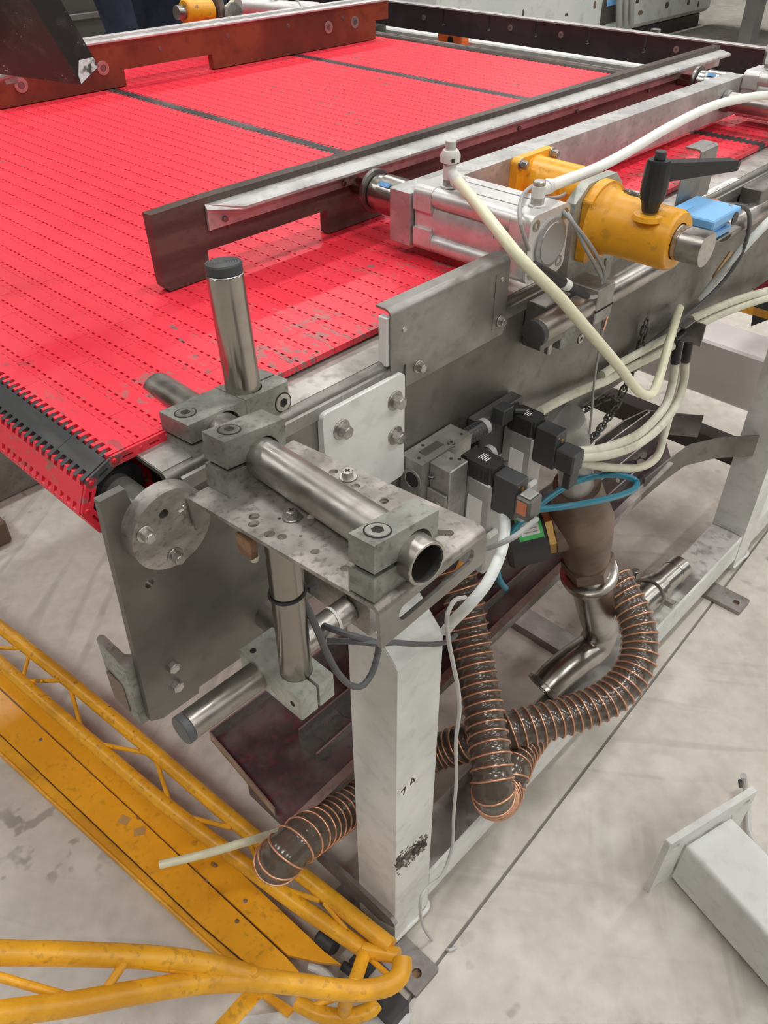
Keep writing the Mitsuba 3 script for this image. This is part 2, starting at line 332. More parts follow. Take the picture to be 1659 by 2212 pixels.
# ------------------------------------------------------------------ the hall
def quad(key, p, mat, **kw):
    return add(key, trimesh.Trimesh(np.array(p, float), [[0, 1, 2], [0, 2, 3]], process=False), mat, smooth=False, **kw)
J0, J1 = A(*(0.4235, 0.3416, 0.0000)), A(*(1.9322, 0.4182, 0.0000))                        # the sawn joint in the concrete
jd = nrm(J1 - J0); jn = A(-jd[1], jd[0], 0)
far_ = 40.0
slab = sbox(HX0, HY0, HX1, HY1)
def half(s, off):
    o = J0 + jn * off
    return Polygon([tuple((o - jd * far_)[:2]), tuple((o + jd * far_)[:2]), tuple((o + jd * far_ + jn * s * far_)[:2]), tuple((o - jd * far_ + jn * s * far_)[:2])])
labels['floor'] = {'label': 'pale worn concrete factory floor with a sawn joint and drag marks', 'category': 'floor', 'kind': 'structure'}
for s in (1, -1):
    add('slab', prism(slab.intersection(half(s, s * 0.0030)), Fr((0, 0, -0.12)), 0.12), 'm_floor', 'floor', smooth=False)
add('joint', prism(slab.intersection(half(1, -0.0030)).intersection(half(-1, 0.0030)), Fr((0, 0, -0.02)), 0.016), 'm_joint', 'floor', smooth=False, label='dark dirt-filled joint')
def wall(key, p, lab): quad(key, p, 'm_wall', label=lab, cat_='wall', kind='structure')
wall('wall_back', [(HX1, HY0, 0), (HX1, HY1, 0), (HX1, HY1, HZ), (HX1, HY0, HZ)], 'dark grey hall wall at the far end')
wall('wall_left', [(HX0, HY1, 0), (HX1, HY1, 0), (HX1, HY1, HZ), (HX0, HY1, HZ)], 'dark grey hall wall behind the white machine')
wall('wall_right', [(HX0, HY0, 0), (HX1, HY0, 0), (HX1, HY0, HZ), (HX0, HY0, HZ)], 'dark grey hall wall on the open side')
wall('wall_front', [(HX0, HY0, 0), (HX0, HY1, 0), (HX0, HY1, HZ), (HX0, HY0, HZ)], 'dark grey hall wall behind the viewer')
quad('ceiling', [(HX0, HY0, HZ), (HX1, HY0, HZ), (HX1, HY1, HZ), (HX0, HY1, HZ)], 'm_ceiling', label='flat dull grey hall ceiling carrying rows of lamps', cat_='ceiling', kind='structure')
for lx, ly in LAMPS:
    t = thing('ceiling_lamp', 'long flat lamp fixed under the hall ceiling in a regular row', 'lamp', 'ceiling lamps')
    add('housing', box(lx - .80, lx + .80, ly - .21, ly + .21, HZ - .07, HZ - .002, .004), 'm_wall', t, smooth=False)
    k = add('panel', trimesh.Trimesh([(lx - .76, ly - .17, HZ - .074), (lx - .76, ly + .17, HZ - .074), (lx + .76, ly + .17, HZ - .074), (lx + .76, ly - .17, HZ - .074)], [[0, 1, 2], [0, 2, 3]], process=False), 'm_lamp', t, smooth=False)
    scene[k]['emitter'] = {'type': 'area', 'radiance': rgb(*(LAMP * c for c in LAMP_COLOR))}

# ------------------------------------------------------------------ the red modular belt
ZB, YB0 = 1.044, 0.5355                     # belt surface, its open edge
P_, MW, NT = 0.0254, 0.1524, 15             # row pitch, module width, fingers per module
XR, ZR, RR = 0.2425, 1.0058, 0.0332         # end roller: centre and hinge circle
NMOD = 9
YB1 = YB0 + NMOD * MW
labels['modular_belt'] = {'label': 'red plastic modular conveyor belt of hinged rows with a few black rows', 'category': 'conveyor belt'}
def module_poly(v0, v1):
    """One belt module seen from above: u along the belt (0..P_), v across; fingers on both hinge sides."""
    t = MW / NT; g = 0.00012; a = 0.0040
    def side(u0, sgn, ph):
        tip = 0.0017 if sgn > 0 else 0.0003; tn = 0.0002 if sgn > 0 else 0.0005
        out = []
        k0 = int(round(v0 / t * 2)); k1 = int(round(v1 / t * 2))
        for k in range(k0, k1):
            lo, hi = k * t / 2, (k + 1) * t / 2
            if (k + ph) % 2 == 0: out += [(u0 + sgn * (a - tip), lo + g), (u0 + sgn * (a - tip), hi - g)]
            else: out += [(u0 - sgn * (a + tn), lo - g), (u0 - sgn * (a + tn), hi + g)]
        return out
    lo, hi = side(0, -1, 0), side(P_, 1, 1)
    pts = lo + hi[::-1]
    e = 0.00022
    pts = [(u, min(max(v, v0 + e), v1 - e)) for u, v in pts]
    return Polygon(pts).buffer(0)
mod_mesh = {}
for nm, a_, b_ in (('full', 0, MW), ('third', 0, MW / 3), ('rest', 0, MW * 2 / 3)):
    mod_mesh[nm] = prism(module_poly(a_, b_), Fr((0, 0, -0.0015)), 0.0065)
mod_ply = {(nm, c): mikit.ply(mod_mesh[nm], c, smooth=False) for nm in mod_mesh for c in ('m_belt_red', 'm_belt_black')}
hinges = []                                  # (x, z) of the hinge pins, from the far top end round the roller and back below
NTOP = 61
for i in range(NTOP, 0, -1): hinges.append((XR + i * P_, ZR + RR))
for k in range(5): hinges.append((XR + RR * math.cos(math.radians(90 + 45 * k)), ZR + RR * math.sin(math.radians(90 + 45 * k))))
for i in range(1, 16): hinges.append((XR + i * P_, ZR - RR))
BLACK = {NTOP, NTOP - 29, NTOP - 49}         # rows counted from the far end
rows = []
for i in range(len(hinges) - 1):
    h1, h0 = A(*hinges[i]), A(*hinges[i + 1])     # the row runs from h0 to h1 (towards +x on top)
    u = nrm(h1 - h0)
    rows.append((h0, u, np.array([-u[1], u[0]]), i))
pieces = []
for h0, u, w, i in rows:
    col = 'm_belt_black' if i in BLACK else 'm_belt_red'
    if i % 2: parts = [('third', 0.0)] + [('full', MW / 3 + k * MW) for k in range(NMOD - 1)] + [('rest', MW / 3 + (NMOD - 1) * MW)]
    else: parts = [('full', k * MW) for k in range(NMOD)]
    for nm, v in parts:
        M = np.eye(4)
        M[:3, 0] = (u[0], 0, u[1]); M[:3, 1] = (0, 1, 0); M[:3, 2] = (w[0], 0, w[1]); M[:3, 3] = (h0[0], YB0 + v, h0[1])
        if np.linalg.det(M[:3, :3]) < 0: raise ValueError
        c = M[:3, 3] + M[:3, 1] * (MW / 2)
        tang = M[:3, 2] @ nrm(CAM - c)
        hid = (c[0] > .5 and abs(c[1] - 0.70) < .10 and c[0] > .62) or tang < 0.05 or c[1] > 1.70
        pieces.append((np.linalg.norm(c - CAM) + (50 if hid else 0), nm, col, M))
pieces.sort(key=lambda q: q[0])
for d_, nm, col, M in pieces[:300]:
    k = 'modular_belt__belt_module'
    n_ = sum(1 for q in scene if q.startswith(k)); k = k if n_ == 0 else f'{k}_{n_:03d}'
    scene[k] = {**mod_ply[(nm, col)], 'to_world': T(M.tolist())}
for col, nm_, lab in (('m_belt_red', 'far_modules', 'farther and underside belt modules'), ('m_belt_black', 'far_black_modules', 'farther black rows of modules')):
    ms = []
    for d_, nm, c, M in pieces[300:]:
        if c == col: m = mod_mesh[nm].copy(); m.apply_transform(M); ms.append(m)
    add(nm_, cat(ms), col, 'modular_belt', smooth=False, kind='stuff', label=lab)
# link ends and hinge rods along the open edge
for j, (h0, u, w, i) in enumerate(rows):
    if NTOP - 6 <= i <= NTOP + 5:
        f = Fr((h0[0], YB0 - 0.0006, h0[1]), (u[0], 0, u[1]), (w[0], 0, w[1]), (0, -1, 0) if u[0] * w[1] - u[1] * w[0] > 0 else (0, 1, 0))
        body = LineString([(0, -0.0005), (P_, -0.0005)]).buffer(0.0049, quad_segs=6).difference(slot(P_ * .34, -0.001, P_ * .66, -0.001, 0.0011))
        add('link_end', prism(body, f, -0.0024 if f.R[1, 2] > 0 else 0.0024), 'm_belt_black' if i in BLACK else 'm_belt_red', 'modular_belt', smooth=30)
        add('hinge_rod', rod((h0[0], YB0 - 0.0042, h0[1]), (h0[0], YB0 + .06, h0[1]), 0.0024, 12), 'm_rod_red', 'modular_belt')
t = thing('end_roller', 'dark end roller with a grey shaft inside the turned end of the red belt', 'roller')
add('drum', lathe([(0.018, 0), (0.0268, 0.001), (0.0268, 1.19), (0.018, 1.191)], (XR, YB0 + 0.006, ZR), (0, 1, 0), 16), 'm_black', t)
add('shaft', rod((XR, 0.487, ZR), (XR, YB1 + .05, ZR), 0.0145, 24), 'm_plastic_dark', t, label='dark grey shaft stub')
t = thing('belt_carrier', 'added black carrier inside the frame end, in the shadow under the belt edge', 'backdrop')
add('wall', box(.285, 1.76, .5490, .5600, .900, 1.030, .001), 'm_black', t, smooth=25)  # black board added to darken the frame end, in place of shade
t = thing('transfer_roller', 'narrow brown roller strip across the far end of the red belt', 'roller')
add('strip', cat(box(1.810, 1.836, YB0 + .02, YB1, 1.012, 1.036, .003), rod((1.823, YB0 + .02, 1.036), (1.823, YB1, 1.036), .0135, 16)), 'm_guide_dark', t)

# ------------------------------------------------------------------ conveyor side frames
FX0, FX1 = 0.262, 2.06
def channel(y_out, y_in, z_top, z_bot, th=0.004):
    s = 1 if y_in > y_out else -1; r = 0.007
    outer = [(y_out, z_bot), (y_out, z_top - r)] + [(y_out + s * r * (1 - math.cos(a)), z_top - r + r * math.sin(a)) for a in np.linspace(0.2, math.pi / 2, 6)] + [(y_in, z_top)]
    inner = [(y_in, z_top - th), (y_out + s * (r + th), z_top - th), (y_out + s * th, z_top - r - th * .6), (y_out + s * th, z_bot)]
    return Polygon(outer + inner)
t = thing('conveyor_bed', 'stainless steel side frame of the conveyor along the open edge of the belt', 'conveyor frame')
sh = channel(0.4895, 0.547, 1.034, 0.803)
add('web', prism(sh, yz(FX0), FX1 - FX0), 'm_frame', t, smooth=30)
add('top_bead', prism(Polygon([(0.4895, 1.013), (0.4895, 1.0275), (0.4868, 1.0265), (0.4868, 1.014)]), yz(FX0 + .012), FX1 - FX0 - .012), 'm_sheet', t, label='rounded top bead')
add('top_flange', box(FX0 + .001, FX1, 0.4975, 0.5468, 1.0341, 1.0346, .0001), 'm_flange_worn', t, smooth=25, label='worn bright top flange')
add('lower_lip', box(FX0 + .06, FX1, 0.4895, 0.53, 0.799, 0.803), 'm_frame', t)
for x in (0.60, 1.10, 1.60): add('crossbeam', box(x, x + .04, .494, YB1 + .03, .85, .91, .003), 'm_frame', t)
for y in (.70, .95, 1.2, 1.45): add("wear_strip", box(.29, 1.78, y, y + .03, 1.018, 1.0355, .002), 'm_black', t)
t = thing('conveyor_bed', 'far side frame of the conveyor hidden behind the reddish guide rail', 'conveyor frame')
add('web', prism(channel(YB1 + .046, YB1 - .012, 1.034, 0.803), yz(FX0), FX1 - FX0), 'm_frame', t, smooth=30)

# end plate that carries the roller bearing
t = thing('end_plate', 'grey steel end plate with a round bearing cover at the turned end of the belt', 'steel plate')
ep = Polygon([(0.1985, 1.0505), (0.2205, 1.0505), (0.2265, 1.012), (0.36, 0.985), (0.385, 0.80), (0.2445, 0.80), (0.2425, 0.793), (0.202, 0.793), (0.190, 0.80)])
ep = ep.difference(disc(*(0.2211, 0.4780, 0.9522)[::2], 0.0042)).difference(disc(*(0.2223, 0.4780, 0.8500)[::2], .0048)).difference(disc(*(0.2218, 0.4780, 0.8241)[::2], .0048))
add('plate', prism(ep, xz(.486), .0075), 'm_frame', t, smooth=30)
k = add('bearing_cover', prism(disc(.2435, 1.0065, .0362, 20).difference(disc(*(0.2388, 0.4630, 1.0245)[::2], .0042)), xz(.4785), .016), 'm_plate_worn', t, smooth=30, label='round bearing cover disc')
add('hole', lathe([(.0042, 0), (.0042, .001)], (0.2462, 0.4775, 1.0121), (0, -1, 0), 16), 'm_hollow', k)
bolt(k, (0.2196, 0.4625, 1.0165), (0, -1, 0), .0088, .0055, .0072, .2, lock=True)
bolt(k, (0.2402, 0.4625, 0.9814), (0, -1, 0), .0088, .0055, .0072, .6, lock=True)
bolt(t, (0.2225, 0.4785, 0.8494), (0, -1, 0), .0100, .0055, 0, .2)
bolt(t, (0.2220, 0.4785, 0.8235), (0, -1, 0), .0100, .0055, 0, .5)
t = thing('angle_bracket', 'short rust-edged steel angle bracket bolted low on the end plate', 'bracket')
an = Polygon([(.1835, .4865), (.2245, .4865), (.2245, .4935), (.1985, .4935), (.1925, .500), (.1925, .5335), (.1895, .5365), (.1850, .5335)])
add('angle', prism(an, Fr((0, 0, .793)), .080), 'm_zinc', t, smooth=30)
add('rust_patch', prism(rrect(.502, .797, .530, .836, .004), Fr((.1830, 0, 0), (0, 1, 0), (0, 0, 1), (1, 0, 0)), .0010), 'm_wood_brown', t, label='brown rust patch')

# bent cover plate on the side frame
t = thing('cover_plate', 'bent stainless cover plate bolted upright on the side frame beside the belt', 'steel plate')
cx0, cx1, cz0, czt = .5185, .7035, 1.0005, 1.090
cp = Polygon([(cx0, 1.0265), (cx0 + .0215, 1.0265), (cx0 + .0215, cz0), (cx1 - .004, cz0), (cx1, cz0 + .004), (cx1, czt - .008), (cx0, czt - .008)])
add('sheet', prism(cp, xz(.4866), .0022), 'm_sheet', t, smooth=30)
rr = [(.4844 + .008 * (1 - math.cos(a)), czt - .008 + .008 * math.sin(a)) for a in np.linspace(0, math.pi / 2, 8)]
ri = [(.4866 + .0058 * (1 - math.cos(a)), czt - .008 + .0058 * math.sin(a)) for a in np.linspace(math.pi / 2, 0, 8)]
add('top_bend', prism(Polygon(rr + [(.5045, czt), (.5045, czt - .0022)] + ri), yz(cx0), cx1 - cx0), 'm_sheet', t, smooth=40)
add('rear_strip', box(cx0 - .0030, cx0 + .004, .4875, .4990, 1.031, 1.082), 'm_plastic_grey', t, label='pale serrated strip behind the sheet')
add('clamping_bar', prism(Polygon([(cx1 - .024, 1.0125), (cx1 - .004, 1.0125), (cx1 - .004, 1.075), (cx1 - .024, 1.075)]), xz(.4845), .0008), 'm_sheet', t)
bolt(t, (0.5581, 0.4844, 1.0168), (0, -1, 0), .0085, .0048, .0068, .1, lock=True)
bolt(t, (0.6925, 0.4835, 1.0196), (0, -1, 0), .0085, .0048, .0068, .5)
for p in ((0.5365, 0.4844, 1.0648), (0.6901, 0.4837, 1.0676)): add('rivet', lathe([(.0030, 0), (.0026, .0012), (0, .0018)], p, (0, -1, 0), 14), 'm_bolt', t)

# ------------------------------------------------------------------ white welded support stand: legs, floor rail, feet, mounting plates
t = thing('support_stand', 'white painted welded stand with two legs and a long floor rail under the conveyor', 'machine stand')
LX, LY, LW = .4545, .414, .0805
leg = box(LX, LX + LW, LY, LY + LW, .012, .78, .004)
def cut_leg(x0):
    prof = Polygon([(LY, .012), (LY + LW, .012), (LY + LW, .775), (LY, .695)])
    m = prism(prof.buffer(-.003).buffer(.003, quad_segs=3), yz(x0), LW); return m
add('leg', cut_leg(LX), 'm_white_paint', t, smooth=25, label='near leg with a slanted top and the numbers 7 and 4')
X2 = 1.700
add('leg', cut_leg(X2), 'm_white_paint', t, smooth=25)
def arm(x0):
    return prism(Polygon([(LY + .001, .697), (LY + LW, .776), (.4885, .84), (.4885, .778)]), yz(x0 + .001), LW - .002)
for x0 in (LX, X2): add('slanted_arm', arm(x0), 'm_white_paint', t, smooth=25)
add('floor_rail', box(LX + LW, X2 - .0005, LY + .001, LY + LW - .001, .046, .122, .004), 'm_white_paint', t)
add('floor_rail', box(X2 + LW, X2 + .9, LY + .001, LY + LW - .001, .046, .122, .004), 'm_white_paint', t)
add('rail_grime', box(LX + LW + .001, X2 - .002, LY + .0055, LY + LW - .0055, .1222, .1226, .0001), 'm_white_dirty', t, label='grimy rail top')
add('seam_bead', tube([(LX + LW + .002, LY + .004, .1225), (X2, LY + .004, .1225)], .0014, 6, .05), 'm_white_paint', t)
for x0 in (LX, X2): add('weld_bead', tube([(x0 - .001, LY - .001, .020), (x0 + LW / 2, LY - .002, .019), (x0 + LW + .002, LY - .001, .020), (x0 + LW + .002, LY + LW, .020)], .0038, 8), 'm_white_paint', t)
for x0 in (X2,): add('weld_bead', tube([(x0 - .002, LY + .003, .124), (x0 - .001, LY + LW * .5, .125), (x0 - .002, LY + LW - .003, .124)], .0035, 8), 'm_white_dirty', t)
for x0, dx in ((.417, 0), (1.573, 0)):
    fp = rrect(x0, .334, x0 + .058, .55, .004).difference(disc(x0 + .027, .356, .008))
    k = add('foot_plate', prism(fp, Fr((0, 0, .001)), .010), 'm_flatbar', t, smooth=25)
    add('anchor_hole', lathe([(.009, 0), (.009, .0008)], (x0 + .027, .356, .0012), (0, 0, 1), 16), 'm_rust', k)
add('jack_tube', cat(rod((1.7379, 0.4379, 0.0300), (1.7984, 0.4320, 0.0500), .012, 14)), 'm_white_paint', t)
# mounting plate with three bolts
mp = rrect(.4235, .895, .5355, 1.0205, .006)
k = add('mounting_plate', prism(mp, xz(.4890), .0075), 'm_white_paint', t, smooth=30, label='white mounting plate with three hexagon bolts')
for p, r in (((0.4460, 0.4815, 0.9957), .1), ((0.5208, 0.4815, 0.9944), .4), ((0.5210, 0.4815, 0.9529), .7)): bolt(k, p, (0, -1, 0), .0122, .0070, .0105, r, lock=True)
k = add('mounting_plate', prism(rrect(1.67, .84, 1.79, 1.0205, .006), xz(.4890), .0075), 'm_white_paint', t, smooth=30)
# burnt weld patch and flat bar across the near leg
bm = []
w0, w1 = A(*(0.4517, 0.4138, 0.2628)), A(*(0.5237, 0.4138, 0.2391))
for q in range(520):
    u_, off = rng.random(), rng.normal() * .0100
    c = w0 + (w1 - w0) * u_ + A(.15, 0, 1) * off
    if c[0] < LX + .003 or c[0] > LX + LW - .004: continue
    s_ = .0012 + rng.random() * .0030
    bm.append(lathe([(s_, 0), (s_ * .7, .0006), (0, .0010)], (c[0], LY + .0003, c[2]), (0, -1, 0), 6))
add('burnt_weld', cat(bm), 'm_burnt', t, smooth=True, label='burnt black weld patch', kind='stuff')
add('weld_seam', tube([tuple(w0 + (w1 - w0) * q + A(0, -.0005, .003 * math.sin(q * 19))) for q in np.linspace(.05, .95, 9)], .0042, 8), 'm_burnt', t)
for q in (.25, .45, .75):
    c = w0 + (w1 - w0) * q; add('weld_stud', lathe([(.0040, 0), (.0036, .004), (0, .0058)], (c[0], LY - .002, c[2]), (0, -1, 0), 10), 'm_bolt', t)
f = Fr((LX - .0075, LY, .085), (0, 1, 0), (0, 0, 1), (1, 0, 0))
add('flat_bar', prism(Polygon([(-.004, -.002), (.028, -.024), (.36, -.024), (.36, .016), (.004, .016), (-.006, .008)]), f, .0072), 'm_flatbar', t, smooth=25, label='bare grey flat bar along the near leg')
for p, ch in (((0.4689, 0.4138, 0.4392), '7'), ((0.4855, 0.4138, 0.4445), '4')):
    f = Fr((p[0], .4136, p[2]), nrm(A(1, 0, .30)), nrm(A(-.30, 0, 1)), (0, -1, 0))
    k = add('number_sticker', box(-.0075, .0075, -.0100, .0100, 0, .0003, 0, f), 'm_sticker', t, smooth=False, label='small white sticker reading ' + ch)
    m = meshkit.text_mesh(ch, .0140, .0003, bold=True); m.apply_translation(-m.bounds.mean(0) + A(0, 0, .0006))
    add('digit', f.m(m), 'm_ink', k, smooth=False)
# ------------------------------------------------------------------ side guides over the belt
GY = 0.762
t = thing('side_guide', 'dark brown guide board with an aluminium top strip, nearest the cylinder', 'guide rail')
gx0, gx1 = 0.4525, 1.738
gp = Polygon([(gx0 + .006, 1.0455), (.5145, 1.0455), (.5145, 1.0755), (.699, 1.0755), (.699, 1.0455), (.80, 1.0455), (.80, 1.0755), (1.38, 1.0755), (1.38, 1.0455), (1.70, 1.0455), (1.70, 1.10), (gx1, 1.10), (gx1, 1.1325), (.525, 1.1325), (.4505, 1.1305), (gx0, 1.052)])
add('board', prism(gp, xz(GY + .0145), .0145), 'm_guide_dark', t, smooth=25)
bev = Polygon([(GY - .0005, 1.0975), (GY - .0005, 1.1255), (GY - .026, 1.1235), (GY - .0275, 1.1215), (GY - .0275, 1.1185), (GY - .004, 1.1205), (GY - .0035, 1.0975)])
st = prism(bev, yz(.5185), gx1 + .004 - .5185)
v = st.vertices; cut = (v[:, 1] < GY - .01) & (v[:, 0] < .53); v[cut, 0] += .034; cut = (v[:, 1] < GY - .01) & (v[:, 0] > 1.73); v[cut, 0] -= .012; st.vertices = v
add('metal_strip', st, 'm_alu', t, smooth=25, label='bevelled aluminium strip along the top')
for px, py in ((485, 472), (741, 396), (1120, 277), (1245, 241), (1400, 195)):
    add('screw', hexhead((0.5402, 0.7585, 1.1056) if px == 485 else A(*{741: (0.7237, 0.7585, 1.1027), 1120: (1.0888, 0.7585, 1.1011), 1245: (1.2448, 0.7585, 1.0981), 1400: (1.4728, 0.7585, 1.0948)}[px]), (0, -1, 0), .0062, .003), 'm_screw_dark', t, smooth=25)
# far guide
GF = 1.695
t = thing('side_guide', 'reddish brown side guide board with pink-washered screws along the far edge of the belt', 'guide rail')
fp = Polygon([(.728, 1.046), (1.003, 1.046), (1.003, 1.0755), (1.229, 1.0755), (1.229, 1.046), (1.752, 1.046), (1.752, 1.087), (1.80, 1.087), (1.80, 1.1265), (.735, 1.1265)])
add('board', prism(fp, xz(GF + .016), .016), 'm_guide_red', t, smooth=25)
add('metal_strip', cat(box(.735, 1.80, GF - .004, GF + .012, 1.1268, 1.1325, .0015), box(.735, 1.80, GF + .012, GF + .024, 1.1268, 1.1385, .0015)), 'm_alu_bright', t, smooth=25, label='bright aluminium strip on the top edge')
for i, p in enumerate(((0.9557, 1.6950, 1.0848), (0.7771, 1.6950, 1.0796), (1.5851, 1.6950, 1.0898), (1.6766, 1.6950, 1.0913))):
    k = add('washer', lathe([(.0128, 0), (.0138, .001), (.0132, .0022), (.0066, .0022), (.0060, .0012)], p, (0, -1, 0), 28), 'm_bolt', t, label='round steel washer with a sunk screw')
    add('sunk_screw', lathe([(.0056, 0), (.0056, .0016)], A(*p) + A(0, -.0008, 0), (0, -1, 0), 16), 'm_screw_dark', k)
for p in ((1.0976, 1.6950, 1.1025), (1.2775, 1.6950, 1.1063), (1.4570, 1.6950, 1.1063), (1.6350, 1.6950, 1.1055)):
    add('screw', lathe([(.0050, 0), (.0046, .0008), (.003, .0008), (0, .0002)], p, (0, -1, 0), 16), 'm_screw_dark', t)
# end stop across the far end
SX = 2.0
t = thing('end_stop', 'dark maroon slotted stop board across the far end of the belt', 'stop board')
sp = sbox(.775, 1.031, 2.32, 1.090)
slots = [(2.0000, 1.6757, 1.0554), (2.0000, 1.5170, 1.0585), (2.0000, 1.3684, 1.0595), (2.0000, 1.2143, 1.0591), (2.0000, 1.0596, 1.0582)]
for s_ in slots: sp = sp.difference(LineString([(s_[1], s_[2]), (s_[1], 1.1)]).buffer(.0028)).difference(disc(s_[1], s_[2], .0048))
f = Fr((SX, 0, 0), (0, 1, 0), (0, 0, 1), (1, 0, 0))
add('board', prism(sp, f, .016), 'm_stop_dark', t, smooth=25)
add('metal_edge', box(SX - .002, SX + .020, .775, 2.32, 1.0905, 1.0950, .001), 'm_alu', t)
for p in ((1.9995, 1.7452, 1.0646), (1.9995, 1.4465, 1.0685), (1.9995, 1.2909, 1.0683), (1.9995, 0.9781, 1.0701)):
    k = add('washer', lathe([(.0072, 0), (.0072, .0015), (.0035, .0015)], p, (-1, 0, 0), 20), 'm_belt_red' if False else 'm_bolt', t)
    add('sunk_screw', lathe([(.003, 0), (.003, .001)], A(*p) + A(-.0010, 0, 0), (-1, 0, 0), 12), 'm_screw_dark', k)
t = thing('round_post', 'short round steel post end rising behind the end stop board', 'post')
add('pipe', rod((2.0600, 1.0690, 1.0963), A(*(2.0600, 1.0690, 1.0963)) - A(0, 0, .11), .0115, 18), 'm_tube', t)

# ------------------------------------------------------------------ aluminium beam and cylinders
BX0, BX1, BY0, BY1, BZ0, BZ1 = .708, 1.572, .633, .665, 1.0595, 1.1215
t = thing('aluminium_beam', 'long bare aluminium flat beam above the belt joining the two pneumatic cylinders', 'beam')
add('bar', box(BX0, BX1, BY0, BY1, BZ0, BZ1, .0012), 'm_alu', t, smooth=25)
def rsq(cx, cz, w, r): return rrect(cx - w / 2, cz - w / 2, cx + w / 2, cz + w / 2, r)
def cyl_profile(cx, cz, w):
    """Profile tube of a pneumatic cylinder: four rounded corner ribs and a waisted side."""
    h = w / 2; p = disc(cx, cz, h * .93, 16)
    for i in (-1, 1):
        for j in (-1, 1): p = p.union(disc(cx + i * h * .70, cz + j * h * .70, h * .30, 8))
    p = p.union(sbox(cx - h * .70, cz - h * .985, cx + h * .70, cz + h * .985))
    for i in (-.36, .36): p = p.difference(sbox(cx + h * i - .0014, cz + h * .91, cx + h * i + .0014, cz + h * 1.1)).difference(sbox(cx + h * i - .0014, cz - h * 1.1, cx + h * i + .0014, cz - h * .91))
    return p
def cylinder(CX, CZ, y0, y1, label, w=.0735):
    t = thing('pneumatic_cylinder', label, 'pneumatic cylinder')
    e = .026
    head = rsq(CX, CZ, w, .010).difference(Polygon([(CX - w, CZ - .012), (CX - w / 2 + .0035, CZ - .010), (CX - w / 2 + .0035, CZ + .010), (CX - w, CZ + .012)]))
    add('front_cap', prism(head, xz(y1), e), 'm_alu_bright', t, smooth=30)
    add('barrel', prism(cyl_profile(CX, CZ, w), xz(y1 - e - .0004), y1 - y0 - 2 * e - .0008), 'm_alu_bright', t, smooth=25)
    ec = rsq(CX, CZ, w, .010)
    add('end_cap', prism(ec, xz(y0 + e), e), 'm_alu_bright', t, smooth=30)
    k = add('end_disc', lathe([(w * .37, 0), (w * .37, .0028), (w * .31, .0040), (w * .30, .0048), (0, .0048)], (CX + .003, y0 + .0002, CZ + .0005), (0, -1, 0), 40), 'm_alu_cap', t, smooth=30, label='round grey cover disc')
    for i in (-1, 1):
        for j in (-1, 1):
            screw(t, (CX + i * w * .355, y0 + .0008, CZ + j * w * .355), (0, -1, 0), .0062, .0016)
    return t
CX, CZ, CY0 = .7485, 1.0935, .470
t = cylinder(CX, CZ, CY0, BY0 - .002, 'bright aluminium pneumatic cylinder in front, with two white elbow valves on top')
# printed marks on the barrel side
f = Fr(A(*(0.7139, 0.5179, 1.0973)), (0, -1, 0), (0, 0, 1), (-1, 0, 0))
m = meshkit.text_mesh('FESTO', .0066, .0003, bold=True)
add('printed_word', f.m(m), 'm_ink_blue', t, smooth=False, label='blue printed lettering')
for u0, u1, z0 in ((.009, .021, -.0040), (.010, .024, -.0080), (.010, .020, -.0120), (.011, .022, -.0160)):
    add('print_line', f.m(box(u0, u1, z0, z0 + .0013, 0, .0003, 0)), 'm_cable_grey', t, smooth=False)
# piston rod coupling to the guide
def coupling(CX, CZ, lab):
    t = thing('rod_coupling', lab, 'coupling')
    add('body', lathe([(.020, 0), (.0235, .002), (.0235, .036), (.021, .038), (.021, .050), (.017, .052)], (CX, BY1 + .006, CZ + .001), (0, 1, 0), 36), 'm_inox', t)
    add('collar', lathe([(.0245, 0), (.0265, .001), (.0265, .006), (.0245, .007)], (CX, BY1 + .058, CZ + .001), (0, 1, 0), 36), 'm_screw_dark', t, label='dark collar against the guide')
    add('hex_nut', prism(hexpoly(CX, CZ + .001, .040, .3), xz(BY1 + .0085), .008), 'm_bolt', t, smooth=False)
    add('rod', rod((CX, BY1 + .0005, CZ + .001), (CX, GY - .0005, CZ + .001), .010), 'm_tube_bright', t)
    add('blue_mark', prism(rrect(-.008, -.003, .008, .003, .001), Fr((CX - .0165, BY1 + .030, CZ + .0185), (0, -1, 0), nrm(A(.7, 0, .7)), nrm(A(-.7, 0, .7))), .0012), 'm_ink_blue', t, label='faint blue printed mark')
coupling(CX, CZ, 'bright cylindrical rod coupling between the front cylinder and the dark guide')
coupling(1.592, 1.0935, 'bright cylindrical rod coupling at the far end of the dark guide')
t = cylinder(1.596, 1.0935, CY0, BY0 - .002, 'bright aluminium pneumatic cylinder at the right edge, far end of the beam')
t = thing('guide_rod', 'short steel guide rod beside the far cylinder with dried grease', 'rod')
add('rod', rod((1.507, BY0 - .001, 1.091), (1.507, .44, 1.091), .0150), 'm_tube', t)
add('ring', lathe([(.0165, 0), (.0172, .001), (.0172, .008), (.0165, .009)], (1.507, BY0 - .0012, 1.091), (0, -1, 0), 28), 'm_zinc', t)

